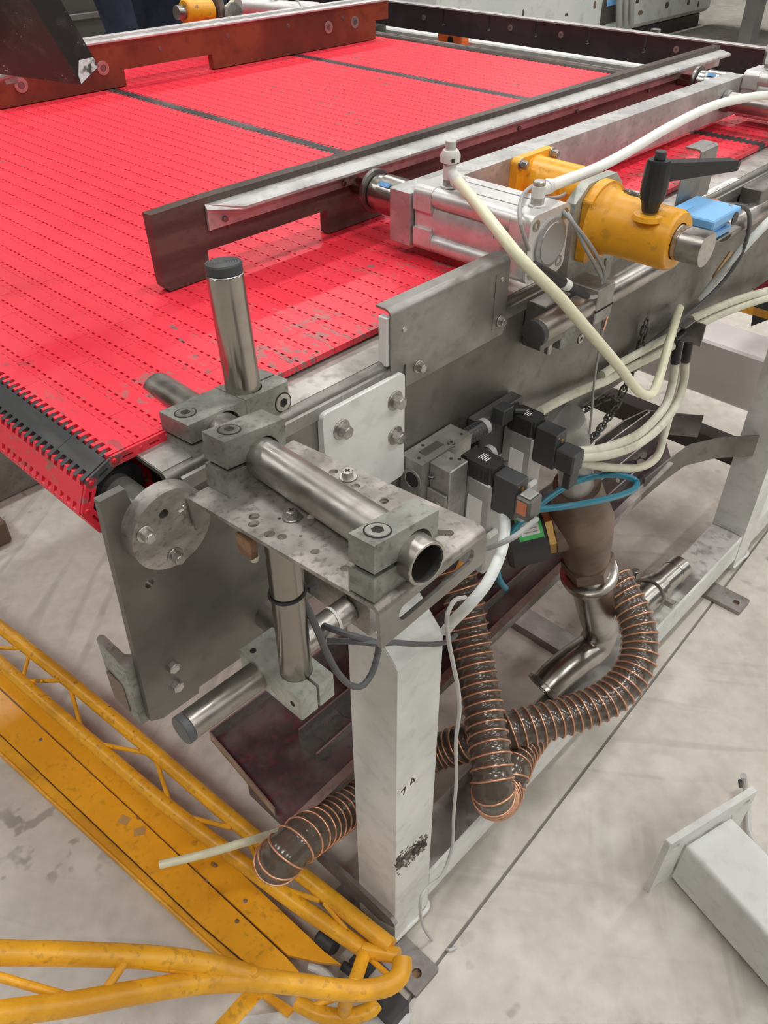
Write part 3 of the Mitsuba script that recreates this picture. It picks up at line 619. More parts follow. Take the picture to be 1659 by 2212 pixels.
def elbow_valve(p, h, hd, lab, flow=True):
    """A push-in elbow on a cylinder port: threaded hexagon base, body, knob and hose socket."""
    p = A(*p); t = thing('elbow_valve', lab, 'air fitting')
    add('hex_base', prism(hexpoly(0, 0, .0125, .2), Fr(p), .008), 'm_bolt', t, smooth=False)
    add('seal_ring', lathe([(.0095, 0), (.0095, .0014)], p - A(0, 0, .0002), (0, 0, 1), 24), 'm_plastic_grey', t)
    add('body', lathe([(.0066, 0), (.0074, .001), (.0074, h * .55), (.0066, h * .56)], p + A(0, 0, .008), (0, 0, 1), 24), 'm_plastic_grey', t)
    hp = p + A(0, 0, .008 + h * .30); hd = nrm(hd)
    add('hose_socket', lathe([(.0062, 0), (.0066, .014), (.0078, .0145), (.0080, .021), (.0068, .022)], hp, hd, 24), 'm_plastic_grey', t)
    z = .008 + h * .56
    if flow:
        k = add('knob', lathe([(.0060, 0), (.0108, .002), (.0112, .009), (.0085, .014), (.0068, .0145), (.0068, .0155)], p + A(0, 0, z), (0, 0, 1), 28), 'm_plastic_grey', t)
        add('knurled_top', lathe([(.0062, 0), (.0062, .0075), (.0056, .0082)], p + A(0, 0, z + .0155), (0, 0, 1), 14), 'm_cable_pale', k, smooth=False)
        s_ = nrm(A(-.55, -.83, 0)); add('dial_window', box(-.0020, .0020, -.002, .002, 0, .0006, 0, Fr(p + A(0, 0, z + .0058) + s_ * .0110, np.cross([0, 0, 1], s_), (0, 0, 1), s_)), 'm_ink', k, smooth=False)
    else:
        add('knurled_top', lathe([(.0066, 0), (.0066, .004), (.0056, .0048)], p + A(0, 0, z), (0, 0, 1), 14), 'm_bolt', t, smooth=False)
    return hp + hd * .016
v1 = elbow_valve((0.7319, 0.5960, 1.1308), .030, A(*(0.7173, 0.5450, 1.1307)) - A(*(0.7292, 0.5850, 1.1490)), 'tall white elbow valve with a knob, at the beam end of the front cylinder')
v2 = elbow_valve((0.7474, 0.4881, 1.1308), .022, A(*(0.8812, 0.5000, 1.1394)) - A(*(0.7639, 0.4920, 1.1395)), 'short white elbow fitting wrapped by grey cable on the front cylinder', False)
v3 = elbow_valve((1.596, .607, 1.1305), .030, (.9, -.3, .1), 'white elbow valve on the far cylinder at the right edge')
# air hoses
C = [v1, (0.6882, 0.5200, 1.1370), (0.6641, 0.4800, 1.1314), (0.6507, 0.4360, 1.1141), (0.6783, 0.4050, 1.0756), (0.6976, 0.3960, 1.0530), (0.7987, 0.3880, 0.9587), (0.8687, 0.3920, 0.8968), (0.9122, 0.3970, 0.8660), (0.9451, 0.4020, 0.8513), (0.9875, 0.4150, 0.8543), (1.0525, 0.4400, 0.8742), (1.1526, 0.4780, 0.8816)]
t = add('air_hose', tube([tuple(c) for c in C], .0062, 14), 'm_hose_ivory', label='ivory air hose running diagonally from the tall white valve and kinking back up', cat_='hose')
C = [v2, (0.8820, 0.5030, 1.1361), (0.9461, 0.5080, 1.1366), (1.0800, 0.5150, 1.1454), (1.2053, 0.5200, 1.1480), (1.3236, 0.5250, 1.1387), (1.4221, 0.5300, 1.1266), (1.6335, 0.5300, 1.0948)]
add('air_hose', tube([tuple(c) for c in C], .0062, 14), 'm_hose_white', label='white air hose arching from the short fitting to the right edge', cat_='hose')

# ------------------------------------------------------------------ yellow bushings, clamp lever
def bolt_y(parent, p, af=.0095, h=.006, w=.0075, r=.2): return bolt(parent, p, (0, -1, 0), af, h, w, r, lock=True)
t = thing('flange_bushing', 'yellow square-flanged bushing bolted to the aluminium beam', 'bushing')
bx, bz, by = .940, 1.0885, BY0
fl = rrect(bx - .042, bz - .034, bx + .042, bz + .032, .008)
add('flange', prism(fl, xz(by - .0002), .011), 'm_yellow', t, smooth=30)
add('barrel', lathe([(.030, 0), (.0285, .004), (.0285, .084), (.026, .086), (.019, .086), (.019, .078)], (bx, by - .011, bz), (0, -1, 0), 40), 'm_yellow', t)
for i in (-1, 1):
    for j in (-1, 1): bolt_y(t, (bx + i * .034, by - .0112, bz + j * .025))
t = thing('shaft', 'dark steel shaft end inside the yellow bushing on the beam', 'shaft')
add('rod', rod((bx, by + .0, bz), (bx, .508, bz), .0175), 'm_screw_dark', t)
t = thing('clamp_plate', 'chamfered grey steel plate carrying the yellow clamp on the side frame', 'steel plate')
PX0, PX1 = .802, .905
add('plate', prism(Polygon([(PX0 + .002, .985), (PX1, .985), (PX1 + .002, 1.10), (PX1 - .010, 1.126), (PX1 - .024, 1.1385), (PX0 + .022, 1.1385), (PX0 - .002, 1.122)]), xz(.4858), .0125), 'm_zinc_pale', t, smooth=25)
t = thing('yellow_clamp', 'yellow cast clamp housing with a black clamping lever, holding a steel shaft', 'clamp')
ax, az, ay = .8475, 1.0945, .4728
fl = hull
base = disc(ax, az, .044, 16).intersection(sbox(ax - .033, az - .06, ax + .06, az + .06)).union(rrect(ax - .034, az - .040, ax + .02, az + .030, .004))
add('flange', prism(base, xz(ay), .012), 'm_yellow_cast', t, smooth=30)
add('housing', lathe([(.043, 0), (.038, .004), (.0345, .011), (.0325, .020), (.0322, .088), (.0295, .0925), (.0195, .0925), (.0190, .080)], (ax, ay - .010, az), (0, -1, 0), 48), 'm_yellow_cast', t)
lb = A(.829, .4005, az + .0250)
add('boss', lathe([(.0175, 0), (.0160, .0050), (.0120, .0055)], lb - A(0, 0, .003), (0, 0, 1), 30), 'm_yellow_cast', t)
for p in ((0.8313, 0.4605, 1.1167), (0.8857, 0.4605, 1.1156), (0.8378, 0.4605, 1.0588)): bolt(t, p, (0, -1, 0), .0075, .005, 0, .3)
k = add('lever_hub', lathe([(.0085, 0), (.0100, .008), (.0128, .013), (.0140, .026), (.0126, .048), (.0112, .052)], lb + A(0, 0, .005), (0, 0, 1), 14), 'm_black', t, smooth=20, label='black clamping lever hub')
add('stud', rod(lb + A(0, 0, .0), lb + A(0, 0, .008), .0072, 18), 'm_screw_dark', k)
add('top_screw', rod(lb + A(0, 0, .057), lb + A(0, 0, .0655), .0058, 18), 'm_black_cap', k)
tipp = A(*(0.9353, 0.3625, 1.1580)); a0 = lb + A(0, 0, .048); d_ = tipp - a0; side = nrm(np.cross(d_, [0, 0, 1])); 
pts = []
for s_, hw, zt, zb in ((-.02, .0085, .0075, -.012), (.25, .0080, .0062, -.0090), (.96, .0066, .0045, -.0060), (1.0, .0048, .0032, -.0045)):
    for i in (-1, 1):
        for zz in (zt, zb): pts.append(a0 + d_ * s_ + side * i * hw + A(0, 0, zz))
add('lever_arm', hull(pts), 'm_black', t, smooth=20, label='long black lever arm')
t = thing('shaft', 'worn steel shaft end with a flat and a groove, sticking out of the yellow clamp', 'shaft')
sh = disc(ax, az, .0190, 20).intersection(sbox(ax - .1, az - .1, ax + .1, az + .0150))
f = Fr((0, ay - .094, 0), (1, 0, 0), (0, 0, 1), (0, -1, 0))
add('rod', cat(rod((ax, .47, az), (ax, ay - .104, az), .0178, 32), prism(sh, Fr((0, ay - .104, 0), (1, 0, 0), (0, 0, 1), (0, -1, 0)), .0045), prism(sh.buffer(-.0012), Fr((0, ay - .1085, 0), (1, 0, 0), (0, 0, 1), (0, -1, 0)), .0012), prism(sh, Fr((0, ay - .1097, 0), (1, 0, 0), (0, 0, 1), (0, -1, 0)), .026)), 'm_tube', t, smooth=30)
t = thing('threaded_rod', 'short threaded spring rod behind the yellow clamp', 'threaded rod')
th = []
p0, p1 = A(*(0.8693, 0.4520, 1.1213)), A(*(0.9263, 0.4520, 1.1017))
s_ = np.linspace(0, 1, 200); dd = p1 - p0; xx, yy, zz = basis(dd)
add('rod', rod(p0, p1, .0052), 'm_screw_dark', t)
add('thread', sweep(p0 + s_[:, None] * dd + .0056 * (np.cos(s_ * 2 * np.pi * 14)[:, None] * xx + np.sin(s_ * 2 * np.pi * 14)[:, None] * yy), .0008, 5), 'm_bolt', t)

# ------------------------------------------------------------------ support rod with black cap on the frame side
ry, rz = .4465, 1.0115
t = thing('support_rod', 'black-capped steel rod running along the side frame under the yellow clamp', 'rod')
add('tube', rod((.712, ry, rz), (1.005, ry, rz), .0150), 'm_tube', t)
add('end_cap', lathe([(.0150, 0), (.0152, .0015), (.0152, .0075), (.0120, .0088), (0, .0092)], (.712, ry, rz), (-1, 0, 0), 32), 'm_black_cap', t, label='black ribbed end cap')
t = thing('rod_clamp', 'stepped steel clamp block holding the capped support rod to the side frame', 'clamp')
blk = box(.806, .842, .4305, .4885, .9905, 1.0335, .0012)
add('block', blk, 'm_manifold', t, smooth=25)
add('lower_foot', box(.806, .838, .4705, .4880, .945, .9900, .001), 'm_zinc', t, smooth=25)
add('split', box(.8050, .8430, .4300, .4315, 1.006, 1.0085, .0001), 'm_hollow', t)
screw(t, (0.7771, 0.4300, 0.9856), (0, -1, 0), .0052, .002)
t = thing('backing_block', 'dark steel block on the side frame behind the capped support rod', 'block')
add('block', box(.748, .800, .462, .4885, .968, 1.0235, .001), 'm_frame', t, smooth=25)
add('stud', rod((.778, .470, .952), (.778, .470, .967), .0045, 14), 'm_bolt', t)
t = thing('copper_strip', 'thin upright copper-coloured strip beside the support rod clamp', 'strip')
add('strip', hull([A(*p) + A(dx, dy, 0) for p in ((0.8698, 0.4450, 0.9986), (0.8613, 0.4450, 0.9613)) for dx in (-.002, .002) for dy in (0, .002)] ), 'm_copper', t)

# ------------------------------------------------------------------ sensor and rails at the right
t = thing('photo_sensor', 'light blue box sensor with an orange plug, beside the yellow clamp', 'sensor')
sx0, sx1, sy0, sy1, sz = 1.058, 1.140, .420, .487, 1.050
add('housing', box(sx0, sx1, sy0, sy1, sz - .0125, sz, .002), 'm_blue', t, smooth=25)
add('base', box(sx0 + .012, sx1 - .004, sy0 + .006, sy1, sz - .034, sz - .0245, .0015), 'm_blue', t, smooth=25)
add('core', box(sx0 + .004, sx1 - .012, sy0 + .010, sy1 - .004, sz - .0245, sz - .0125, .0005), 'm_blue', t, smooth=25)
add('side_lens', lathe([(.0085, 0), (.0085, .0014)], (sx1 - .0165, sy0 + .0003, sz - .012), (0, -1, 0), 24), 'm_black', t, label='round black lens')
add('groove', box(sx0 + .012, sx0 + .036, sy0 + .046, sy0 + .0475, sz, sz + .0003, 0), 'm_ink_blue', t, smooth=False)
for x, y in ((sx0 + .006, sy1 - .006), (sx1 - .008, sy0 + .012)): add('screw', lathe([(.003, 0), (.003, .0008), (0, .001)], (x, y, sz), (0, 0, 1), 14), 'm_bolt', t)
k = add('plug', lathe([(.006, 0), (.0075, .003), (.0075, .010), (.005, .016)], (sx1 + .0005, sy0 + .045, sz - .010), (1, -.1, .1), 18), 'm_orange', t, label='orange cable plug')
t = thing('sensor_plate', 'upright thin steel plate behind the blue sensor', 'steel plate')
add('plate', box(1.090, 1.152, .4905, .4925, 1.030, 1.0845, .0005), 'm_sheet', t, smooth=25)
t = thing('sensor_bracket', 'bare sheet bracket carrying the blue sensor on the side frame', 'bracket')
add('sheet', box(1.010, 1.160, .4850, .4885, .955, 1.014, .0008), 'm_sheet', t, smooth=25)
add('tab', box(1.030, 1.072, .424, .4265, 1.018, 1.036, .0008), 'm_sheet', t, smooth=25)
add('shelf', box(1.030, 1.165, .424, .4885, 1.0120, 1.0150, .0006), 'm_sheet', t, smooth=25)
C = [(sx1 + .014, sy0 + .043, sz - .009), (1.2070, 0.4400, 1.0262), (1.2379, 0.4400, 0.9986), (1.2511, 0.4420, 0.9671), (1.2500, 0.4450, 0.9381), (1.2347, 0.4550, 0.9031), (1.1803, 0.4660, 0.8737), (1.1143, 0.4740, 0.8607), (1.0441, 0.4780, 0.8491), (1.0027, 0.4790, 0.8424), (0.9726, 0.4790, 0.8380)]
add('sensor_cable', tube([tuple(c) for c in C], .0030, 8), 'm_cable_dark', label='dark cable from the blue sensor down along the side frame', cat_='cable')
t = thing('side_post', 'bent sheet post rising from the side frame behind the black lever tip', 'post')
pp = A(*(1.2080, 0.5000, 1.0930))
add('sheet', box(1.155, 1.205, .4985, .5010, 1.0345, 1.0960, .0005), 'm_sheet', t, smooth=25)
add('lip', prism(Polygon([(.4985, 1.095), (.4990, 1.1010), (.5030, 1.1040), (.5240, 1.1040), (.5240, 1.1020), (.5040, 1.1015), (.5010, 1.0990), (.5008, 1.095)]), yz(1.155), .050), 'm_sheet', t, smooth=30)
t = thing('scale_tape', 'white adhesive measuring tape on top of the side frame behind the lever', 'tape')
add('tape', box(1.00, 1.30, .4945, .5045, 1.0343, 1.0347, 0), 'm_sticker', t, smooth=False)
ms = [box(1.00 + i * .005, 1.0012 + i * .005, .4950, .4950 + (.006 if i % 4 == 0 else .0035), 1.0347, 1.03485, 0) for i in range(58)]
add('tick_marks', cat(ms), 'm_ink', t, smooth=False, kind='stuff')
t = thing('rail_block', 'square grey hollow block on the outer side of the frame at the right edge', 'block')
add('block', box(1.30, 1.42, .455, .4880, .985, 1.0260, .0015), 'm_frame', t, smooth=25)
t = thing('guide_tube', 'long round steel tube along the outer side of the frame at the right edge', 'tube')
add('tube', rod((1.200, .462, .9905), (2.05, .462, .9905), .0160), 'm_tube', t)
for x in (1.27, 1.9): add('clip', box(x, x + .02, .468, .4880, .975, 1.006, .001), 'm_frame', t)
# ------------------------------------------------------------------ the tilted bracket with its clamps and tubes, at the near end
BR = Fr((0.2611, 0.4620, 1.0282), nrm(A(0.9996, 0.0153, -0.0245)), nrm(A(-0.0174, 0.9962, -0.0855)), nrm(A(0.0231, 0.0859, 0.996)))
t = thing('bracket_plate', 'worn perforated steel bracket plate with a slotted front flange, carrying the tube clamps', 'bracket')
PW = .1135
pl = Polygon([(0, 0), (PW, .002), (PW, -.196), (PW - .003, -.200), (-.001, -.200)])
holes = [(.0163, -.0618, .0042), (.0098, -.0691, .0042), (.0087, -.0882, .0042), (.0122, -.0980, .0036), (.0151, -.1297, .0034), (.0149, -.1596, .0034), (.0983, -.0631, .0038), (.0940, -.0925, .0036), (.0926, -.1244, .0036), (.0431, -.0959, .0034), (.0265, -.079, .0013), (.0545, -.0845, .0013), (.086, -.064, .0013), (.0215, -.108, .0013)]
for x, y, r in holes: pl = pl.difference(disc(x, y, r))
pl = pl.difference(slot(.0800, -.1725, .0905, -.1885, .0040))
th = .0035
add('sheet', prism(pl, Fr(BR.p(0, 0, -th), BR.R[:, 0], BR.R[:, 1], BR.R[:, 2]), th), 'm_plate_worn', t, smooth=30)
# bent front flange with a long slot
R_ = .006
arc_o = [(-.200 - R_ * math.sin(a), -R_ + R_ * math.cos(a)) for a in np.linspace(0, math.pi / 2, 8)]
arc_i = [(-.200 - (R_ - th) * math.sin(a), -R_ + (R_ - th) * math.cos(a)) for a in np.linspace(math.pi / 2, 0, 8)]
fb = Fr(BR.p(-.001, 0, 0), BR.R[:, 1], BR.R[:, 2], BR.R[:, 0])
add('bend', prism(Polygon(arc_o + arc_i), fb, PW), 'm_plate_worn', t, smooth=40)
fl = Polygon([(-.001, -R_), (PW - .001, -R_), (PW - .001, -.026), (PW - .0045, -.030), (-.001, -.0345)]).difference(slot(.0235, -.0185, .0920, -.0145, .0062))
add('flange', prism(fl, Fr(BR.p(0, -.200 - R_ + th, 0), BR.R[:, 0], BR.R[:, 2], -BR.R[:, 1]), th), 'm_sheet', t, smooth=30, label='bent front flange with a long slot')
tb = Polygon([(-.002, 0), (.0235, 0), (.0235, -.016), (.019, -.022), (.006, -.030), (.0005, -.031)])
add('rear_tab', prism(tb, Fr(BR.p(0, .0005, 0), BR.R[:, 0], BR.R[:, 2], -BR.R[:, 1]), .003), 'm_sheet', t, smooth=30)
for x, y in ((.0333, -.0856), (.0992, -.0791)):
    k = add('bolt', hexhead(BR.p(x, y, .0001), BR.R[:, 2], .0088, .0048, .0075, .25), 'm_bolt', t, smooth=25)
    cr = prism(sbox(-.0024, -.0005, .0024, .0005).union(sbox(-.0005, -.0024, .0005, .0024)), Fr(BR.p(x, y, .0070), *basis(BR.R[:, 2])), .0003)
    add('cross_recess', cr, 'm_hollow', k, smooth=False)
bolt(t, BR.p(-.004, .004, -.010), -BR.R[:, 0], .007, .004, .0055)

def tubeline(y): return A(.058 + .1057 * (y + .025), y, .0195 + .0159 * (y + .025))
t = thing('cross_tube', 'open steel tube held over the bracket plate by the clamp blocks', 'tube')
add('tube', pipe(BR.p(tubeline(-.214)), BR.p(tubeline(.142)), .0163, .0022, 40), 'm_tube', t)
ins = pipe(BR.p(tubeline(-.2132)), BR.p(tubeline(.1412)), .01405, .0004, 32)
add('lining', ins, 'm_screw_dark', t)
def cbox(f, x0, x1, y0, y1, z0, z1, b=.0012): return box(x0, x1, y0, y1, z0, z1, b, f)
def split_block(t, f, x0, x1, y0, y1, z0, z1, hx, hz, hr, gap, cut=True, mat='m_zinc'):
    """Upper and lower jaw of a clamp (in frame f) round a bore along y."""
    zm = hz
    for nm, lo, hi in (('upper_jaw', zm + gap / 2, z1), ('lower_jaw', z0, zm - gap / 2)):
        p = sbox(x0, lo, x1, hi).difference(disc(hx, hz, hr, 16))
        p = p.buffer(-.0008).buffer(.0008, quad_segs=2)
        add(nm, prism(p, Fr(f.p(0, y1, 0), f.R[:, 0], f.R[:, 2], -f.R[:, 1]), y1 - y0), mat, t, smooth=25)
    add('joint', cbox(f, x0 + .004, hx - hr, y0 + .004, y1 - .002, zm - gap / 2, zm + gap / 2, 0), 'm_hollow', t, smooth=False)
def tilted(f, o, ang):
    c, s = math.cos(ang), math.sin(ang); x, y, z = f.R.T
    return Fr(f.p(*o), c * x - s * z, y, s * x + c * z)
a = tubeline(-.19)
B3 = tilted(BR, (0, 0, 0.0008), math.radians(5.5))
t = thing('clamp_block', 'zinc clamp block nearest the open tube end, standing on the bracket flange edge', 'clamp')
split_block(t, B3, 0, .0625, -.2005, -.178, 0, .0435, .0405, .0205, .0166, .0035)
screw(t, B3.p(.0150, -.1893, .0436), B3.R[:, 2], .0082, .0005, rot=.5)
t = thing('clamp_block', 'middle zinc clamp block, standing on the rear of the bracket plate', 'clamp')
B2 = tilted(BR, (0.021, 0, 0), math.radians(5.0))
split_block(t, B2, 0, .0600, -.0262, .0015, 0, .0475, .0375, .0225, .0166, .0035)
screw(t, B2.p(.0165, -.0115, .0476), B2.R[:, 2], .0082, .0005, rot=.3)
t = thing('clamp_block', 'long zinc cross clamp block holding the upright black-capped tube over the belt', 'clamp')
B1 = tilted(BR, (0.0320, .032, .0035), math.radians(1.0))
X1, D1, Z1 = .110, .0405, .0355
hx, hz = .0355, .0172
xm = .0590
for nm, lo, hi in (('upper_jaw', hz + .0013, Z1), ('lower_jaw', 0, hz - .0013)):
    p = Polygon([(0, lo), (xm, lo), (xm, hi), (0, hi)]).difference(disc(hx, hz, .0166, 16))
    m = prism(p.buffer(-.0006).buffer(.0006, quad_segs=2), Fr(B1.p(0, D1, 0), B1.R[:, 0], B1.R[:, 2], -B1.R[:, 1]), D1)
    add(nm, m, 'm_zinc', t, smooth=25)
vx, vy = .0745, .0205
for nm, lo, hi in (('front_jaw', 0, vy - .0012), ('rear_jaw', vy + .0012, D1)):
    p = Polygon([(xm + .0003, lo), (X1 - (.004 if lo == 0 else 0), lo), (X1, lo + (.004 if lo == 0 else 0)), (X1, hi), (xm + .0003, hi)]).difference(disc(vx, vy, .0157, 16))
    add(nm, prism(p, Fr(B1.p(0, 0, 0), B1.R[:, 0], B1.R[:, 1], B1.R[:, 2]), Z1), 'm_zinc', t, smooth=25)
screw(t, B1.p(.0125, .0205, Z1 + .0001), B1.R[:, 2], .0082, .0005, rot=.2)
screw(t, B1.p(.0990, -.0001, .0180), -B1.R[:, 1], .0082, .0005, rot=.4)
t = thing('upright_tube', 'upright polished steel tube with a black grooved plastic cap, standing over the belt edge', 'tube')
b0 = BR.p(.1062, .0525, .004)
top = b0 + BR.R[:, 2] * .1345
add('tube', rod(b0, top, .0152, 40), 'm_tube_bright', t)
add('rim', lathe([(.0148, 0), (.0154, .0004), (.0148, .0009)], top - BR.R[:, 2] * .0004, BR.R[:, 2], 40), 'm_bolt', t)
g = [(.0142, 0), (.0150, .0010), (.0150, .0074)]
for r in (.0135, .0112, .0090, .0068, .0046, .0026): g += [(r + .0008, .0088), (r, .0083)]
add('end_cap', lathe(g + [(0, .0088)], top + BR.R[:, 2] * .0004, BR.R[:, 2], 40), 'm_black_cap', t, smooth=20, label='black grooved end cap')

# ------------------------------------------------------------------ lower tubes and clamps
t = thing('lower_upright_tube', 'polished upright steel tube under the bracket plate, with a black cable tie round it', 'tube')
add('tube', rod((.2925, .388, .832), (.2925, .388, 1.029), .0143, 40), 'm_tube_bright', t)
t = thing('cable_tie', 'black cable tie round the polished upright tube under the bracket', 'cable tie')
tie = A(*(0.2854, 0.3880, 0.9536))[2]
an = np.linspace(0, 2 * math.pi, 60)
add('band', sweep(np.stack([.2925 + .0152 * np.cos(an), .388 + .0152 * np.sin(an), tie + .0018 * np.cos(an + .7)], 1), .0013, 6), 'm_black', t)
add('head', box(.3050, .3125, .3745, .3805, tie - .003, tie + .0025, .0006), 'm_black', t, smooth=25)
t = thing('clamp_block', 'pale zinc cross clamp block at the foot of the polished upright tube', 'clamp')
lx0, lx1, ly0, ly1, lz0, lz1 = .2725, .3120, .3605, .443, .8285, .857
p = sbox(lx0, ly0, lx1, ly1).difference(disc(.2925, .388, .0146, 16)).difference(sbox(.2918, ly0 - .01, .2945, .380)).buffer(-.0008).buffer(.0008, quad_segs=2)
add('block', prism(p, Fr((0, 0, lz0)), lz1 - lz0), 'm_zinc_pale', t, smooth=25)
add('pin_hole', lathe([(.0030, 0), (.0030, .0003)], (lx0 + .008, ly1 - .010, lz1), (0, 0, 1), 16), 'm_hollow', t)
add('side_hole', lathe([(.0030, 0), (.0030, .0003)], (lx0, ly0 + .011, lz0 + .014), (-1, 0, 0), 16), 'm_hollow', t)
add('ear', box(lx1 + .0002, lx1 + .013, .405, .425, .829, .870, .001), 'm_zinc_pale', t, smooth=25)
screw(t, (lx1 + .006, .4048, .858), (0, -1, 0), .0058, .0012)
t = thing('lower_cross_tube', 'level steel tube with a dark grey end plug, below the perforated bracket', 'tube')
add('tube', rod((.196, .4200, .8405), (.3885, .4200, .8405), .0134, 36), 'm_tube', t)
add('end_plug', lathe([(.0134, 0), (.0136, .001), (.0136, .006), (.0126, .0072), (0, .0072)], (.196, .4200, .8405), (-1, 0, 0), 32), 'm_cable_dark', t, label='dark grey end plug')
add('white_tie', lathe([(.0142, 0), (.0142, .003)], (.3655, .4200, .8405), (1, -.12, 0), 32), 'm_plastic_grey', t, label='white cable tie')
t = thing('clamp_block', 'dull steel clamp block on the side frame below the bracket plate', 'clamp')
add('jaw', box(.389, .424, .392, .4215, .820, .868, .0012), 'm_manifold', t, smooth=25)
add('rear_jaw', box(.389, .424, .4235, .4885, .820, .868, .0012), 'm_manifold', t, smooth=25)
screw(t, (.4065, .3918, .846), (0, -1, 0), .0052, .001)
t = thing('stub_pipe', 'short steel stub pipe standing out of the side frame behind the polished tube', 'pipe')
add('pipe', rod((.334, .4885, .8345), (.334, .452, .8345), .0165, 32, .002), 'm_tube', t)
t = thing('rusty_block', 'small rusty terminal block under the bracket plate edge', 'block')
p = A(*(0.2821, 0.4200, 0.9905))
add('block', box(p[0] - .004, p[0] + .004, p[1] - .008, p[1] + .010, p[2] - .010, p[2] + .010, .001), 'm_rust', t, smooth=25)
add('drip', lathe([(.002, 0), (.0045, .003), (.003, .008), (0, .009)], A(*(0.2840, 0.4160, 0.9833)), (0, 0, -1), 10), 'm_hose_ivory', t, label='pale dried drip')
def cable(name, pts, r, mat, label, cat_='cable', n=10): return add(name, tube([tuple(q) for q in pts], r, n), mat, label=label, cat_=cat_)
cable('sensor_lead', [(0.3015, 0.3840, 0.9442), (0.3049, 0.3780, 0.9274), (0.3090, 0.3720, 0.9006), (0.3150, 0.3700, 0.8718), (0.3254, 0.3680, 0.8378), (0.3415, 0.3680, 0.8079), (0.3555, 0.3680, 0.7968), (0.3671, 0.3680, 0.8037), (0.3758, 0.3700, 0.8150), (0.3827, 0.3740, 0.8281), (0.3761, 0.3780, 0.8355), (0.3608, 0.3840, 0.8496), (0.3526, 0.3920, 0.8552), (0.3485, 0.4020, 0.8560), (0.3487, 0.4120, 0.8523)], .0032, 'm_cable_dark', 'dark grey cable looping down below the bracket from the polished tube')
cable('sensor_lead', [(0.3440, 0.4040, 0.8409), (0.3561, 0.3920, 0.8403), (0.3699, 0.3780, 0.8379), (0.3796, 0.3710, 0.8341), (0.4021, 0.3720, 0.8166), (0.4528, 0.3820, 0.7656), (0.4966, 0.3950, 0.7212), (0.5297, 0.4040, 0.6910), (0.5822, 0.4300, 0.6423)], .0030, 'm_cable_dark', 'dark grey cable running level across the white leg top')

# ------------------------------------------------------------------ valves on the side frame
MX, MY = .537, .4875
t = thing('valve_manifold', 'grey cast aluminium valve manifold block with threaded ports on the side frame', 'manifold')
add('block', prism(Polygon([(.457, .80), (MY, .80), (MY, .918), (.457, .918)]), yz(MX), .083), 'm_manifold', t, smooth=25)
add('front_block', box(.549, .579, .428, .4568, .80, .917, .0012), 'm_manifold', t, smooth=25)
add('step', box(.5455, .5488, .430, .4568, .80, .885, .0008), 'm_manifold', t, smooth=25)
for p, r in (((MX, .4705, .893), .0098), ((MX, .4730, .853), .0090)):
    k = add('port', lathe([(r + .0035, 0), (r + .0030, .0012), (r, .0012), (r * .9, .0002)], p, (-1, 0, 0), 28), 'm_manifold', t, label='threaded port')
    add('bore', lathe([(r * .92, 0), (r * .92, .0009)], A(*p), (-1, 0, 0), 24), 'm_hollow', k)
k = add('port', lathe([(.0072, 0), (.0068, .001), (.0045, .001), (.004, .0002)], (.5455, .4425, .866), (-1, 0, 0), 24), 'm_manifold', t)
add('bore', lathe([(.0042, 0), (.0042, .0008)], (.5455, .4425, .866), (-1, 0, 0), 20), 'm_hollow', k)
for x, y in ((.545, .4685), (.566, .4815), (.612, .4650), (.574, .4365), (.569, .4440)): add('hole', lathe([(.0020, 0), (.0020, .0003)], (x, y, .918 if y > .457 else .917), (0, 0, 1), 12), 'm_hollow', t)
add('name_plate', box(.553, .583, .4655, .4765, .918, .9184, 0), 'm_screw_dark', t, smooth=False, label='engraved grey plate')
screw(t, (.590, .4615, .9182), (0, 0, 1), .0036, .0015); screw(t, (.5475, .4525, .9005), (0, 0, 1), .0036, .0015)
def valve(o, lab, plug_lab):
    """A solenoid valve, long side along y: body, black cap, pilot block, plug."""
    f = Fr(o); w = .0265
    t = thing('solenoid_valve', lab, 'valve')
    add('body', cbox(f, 0, w, 0, .043, -.112, -.0215, .002), 'm_valve', t, smooth=25)
    add('body_base', cbox(f, .001, w - .001, .001, .042, -.150, -.1125, .002), 'm_valve', t, smooth=25)
    add('cover_strip', cbox(f, -.0006, .0004, .010, .030, -.083, -.045, .0002), 'm_plastic_grey', t, smooth=False)
    add('clip_bar', cbox(f, -.0030, -.0002, -.001, .032, -.0905, -.0845, .0006), 'm_plastic_grey', t, smooth=25)
    add('clip_roller', rod(f.p(-.003, -.0035, -.0860), f.p(.012, -.0035, -.0860), .0036, 14), 'm_plastic_grey', t)
    k = add('cap', prism(sbox(0, 0, w, .043).difference(disc(0, .0035, .0028)).difference(disc(w, .0035, .0028)).difference(disc(0, .0385, .0028)).difference(disc(w, .0385, .0028)), Fr(f.p(0, 0, -.0212)), .0212), 'm_valve_black', t, smooth=30, label='black cap with print')
    for i in range(5): add('vent_slot', cbox(f, -.0003, .0001, .008 + i * .0055, .0105 + i * .0055, -.017, -.006, 0), 'm_hollow', k, smooth=False)
    for i, (q, w_) in enumerate(((.026, .010), (.0235, .012), (.021, .011), (.0185, .008), (.016, .009))): add('print_line', cbox(f, .009, .009 + w_, q, q + .0010, .0001, .0003, 0), 'm_label', k, smooth=False)
    k = add('pilot_block', cbox(f, .002, .0235, -.0300, -.0005, -.0520, -.0040, .001), 'm_valve_side', t, smooth=25, label='dark pilot block')
    add('pilot_led', cbox(f, .0050, .0075, -.0304, -.0300, -.0100, -.0080, 0), 'm_brass', k, smooth=False); add('manual_button', lathe([(.0026, 0), (.0026, .0006)], f.p(.014, -.0300, -.0160), (0, -1, 0), 14), 'm_brass', k)
    return t, f
t, f = valve((.580, .3965, .9180), 'pale grey solenoid valve with a black cap, nearest the slotted bracket', '')
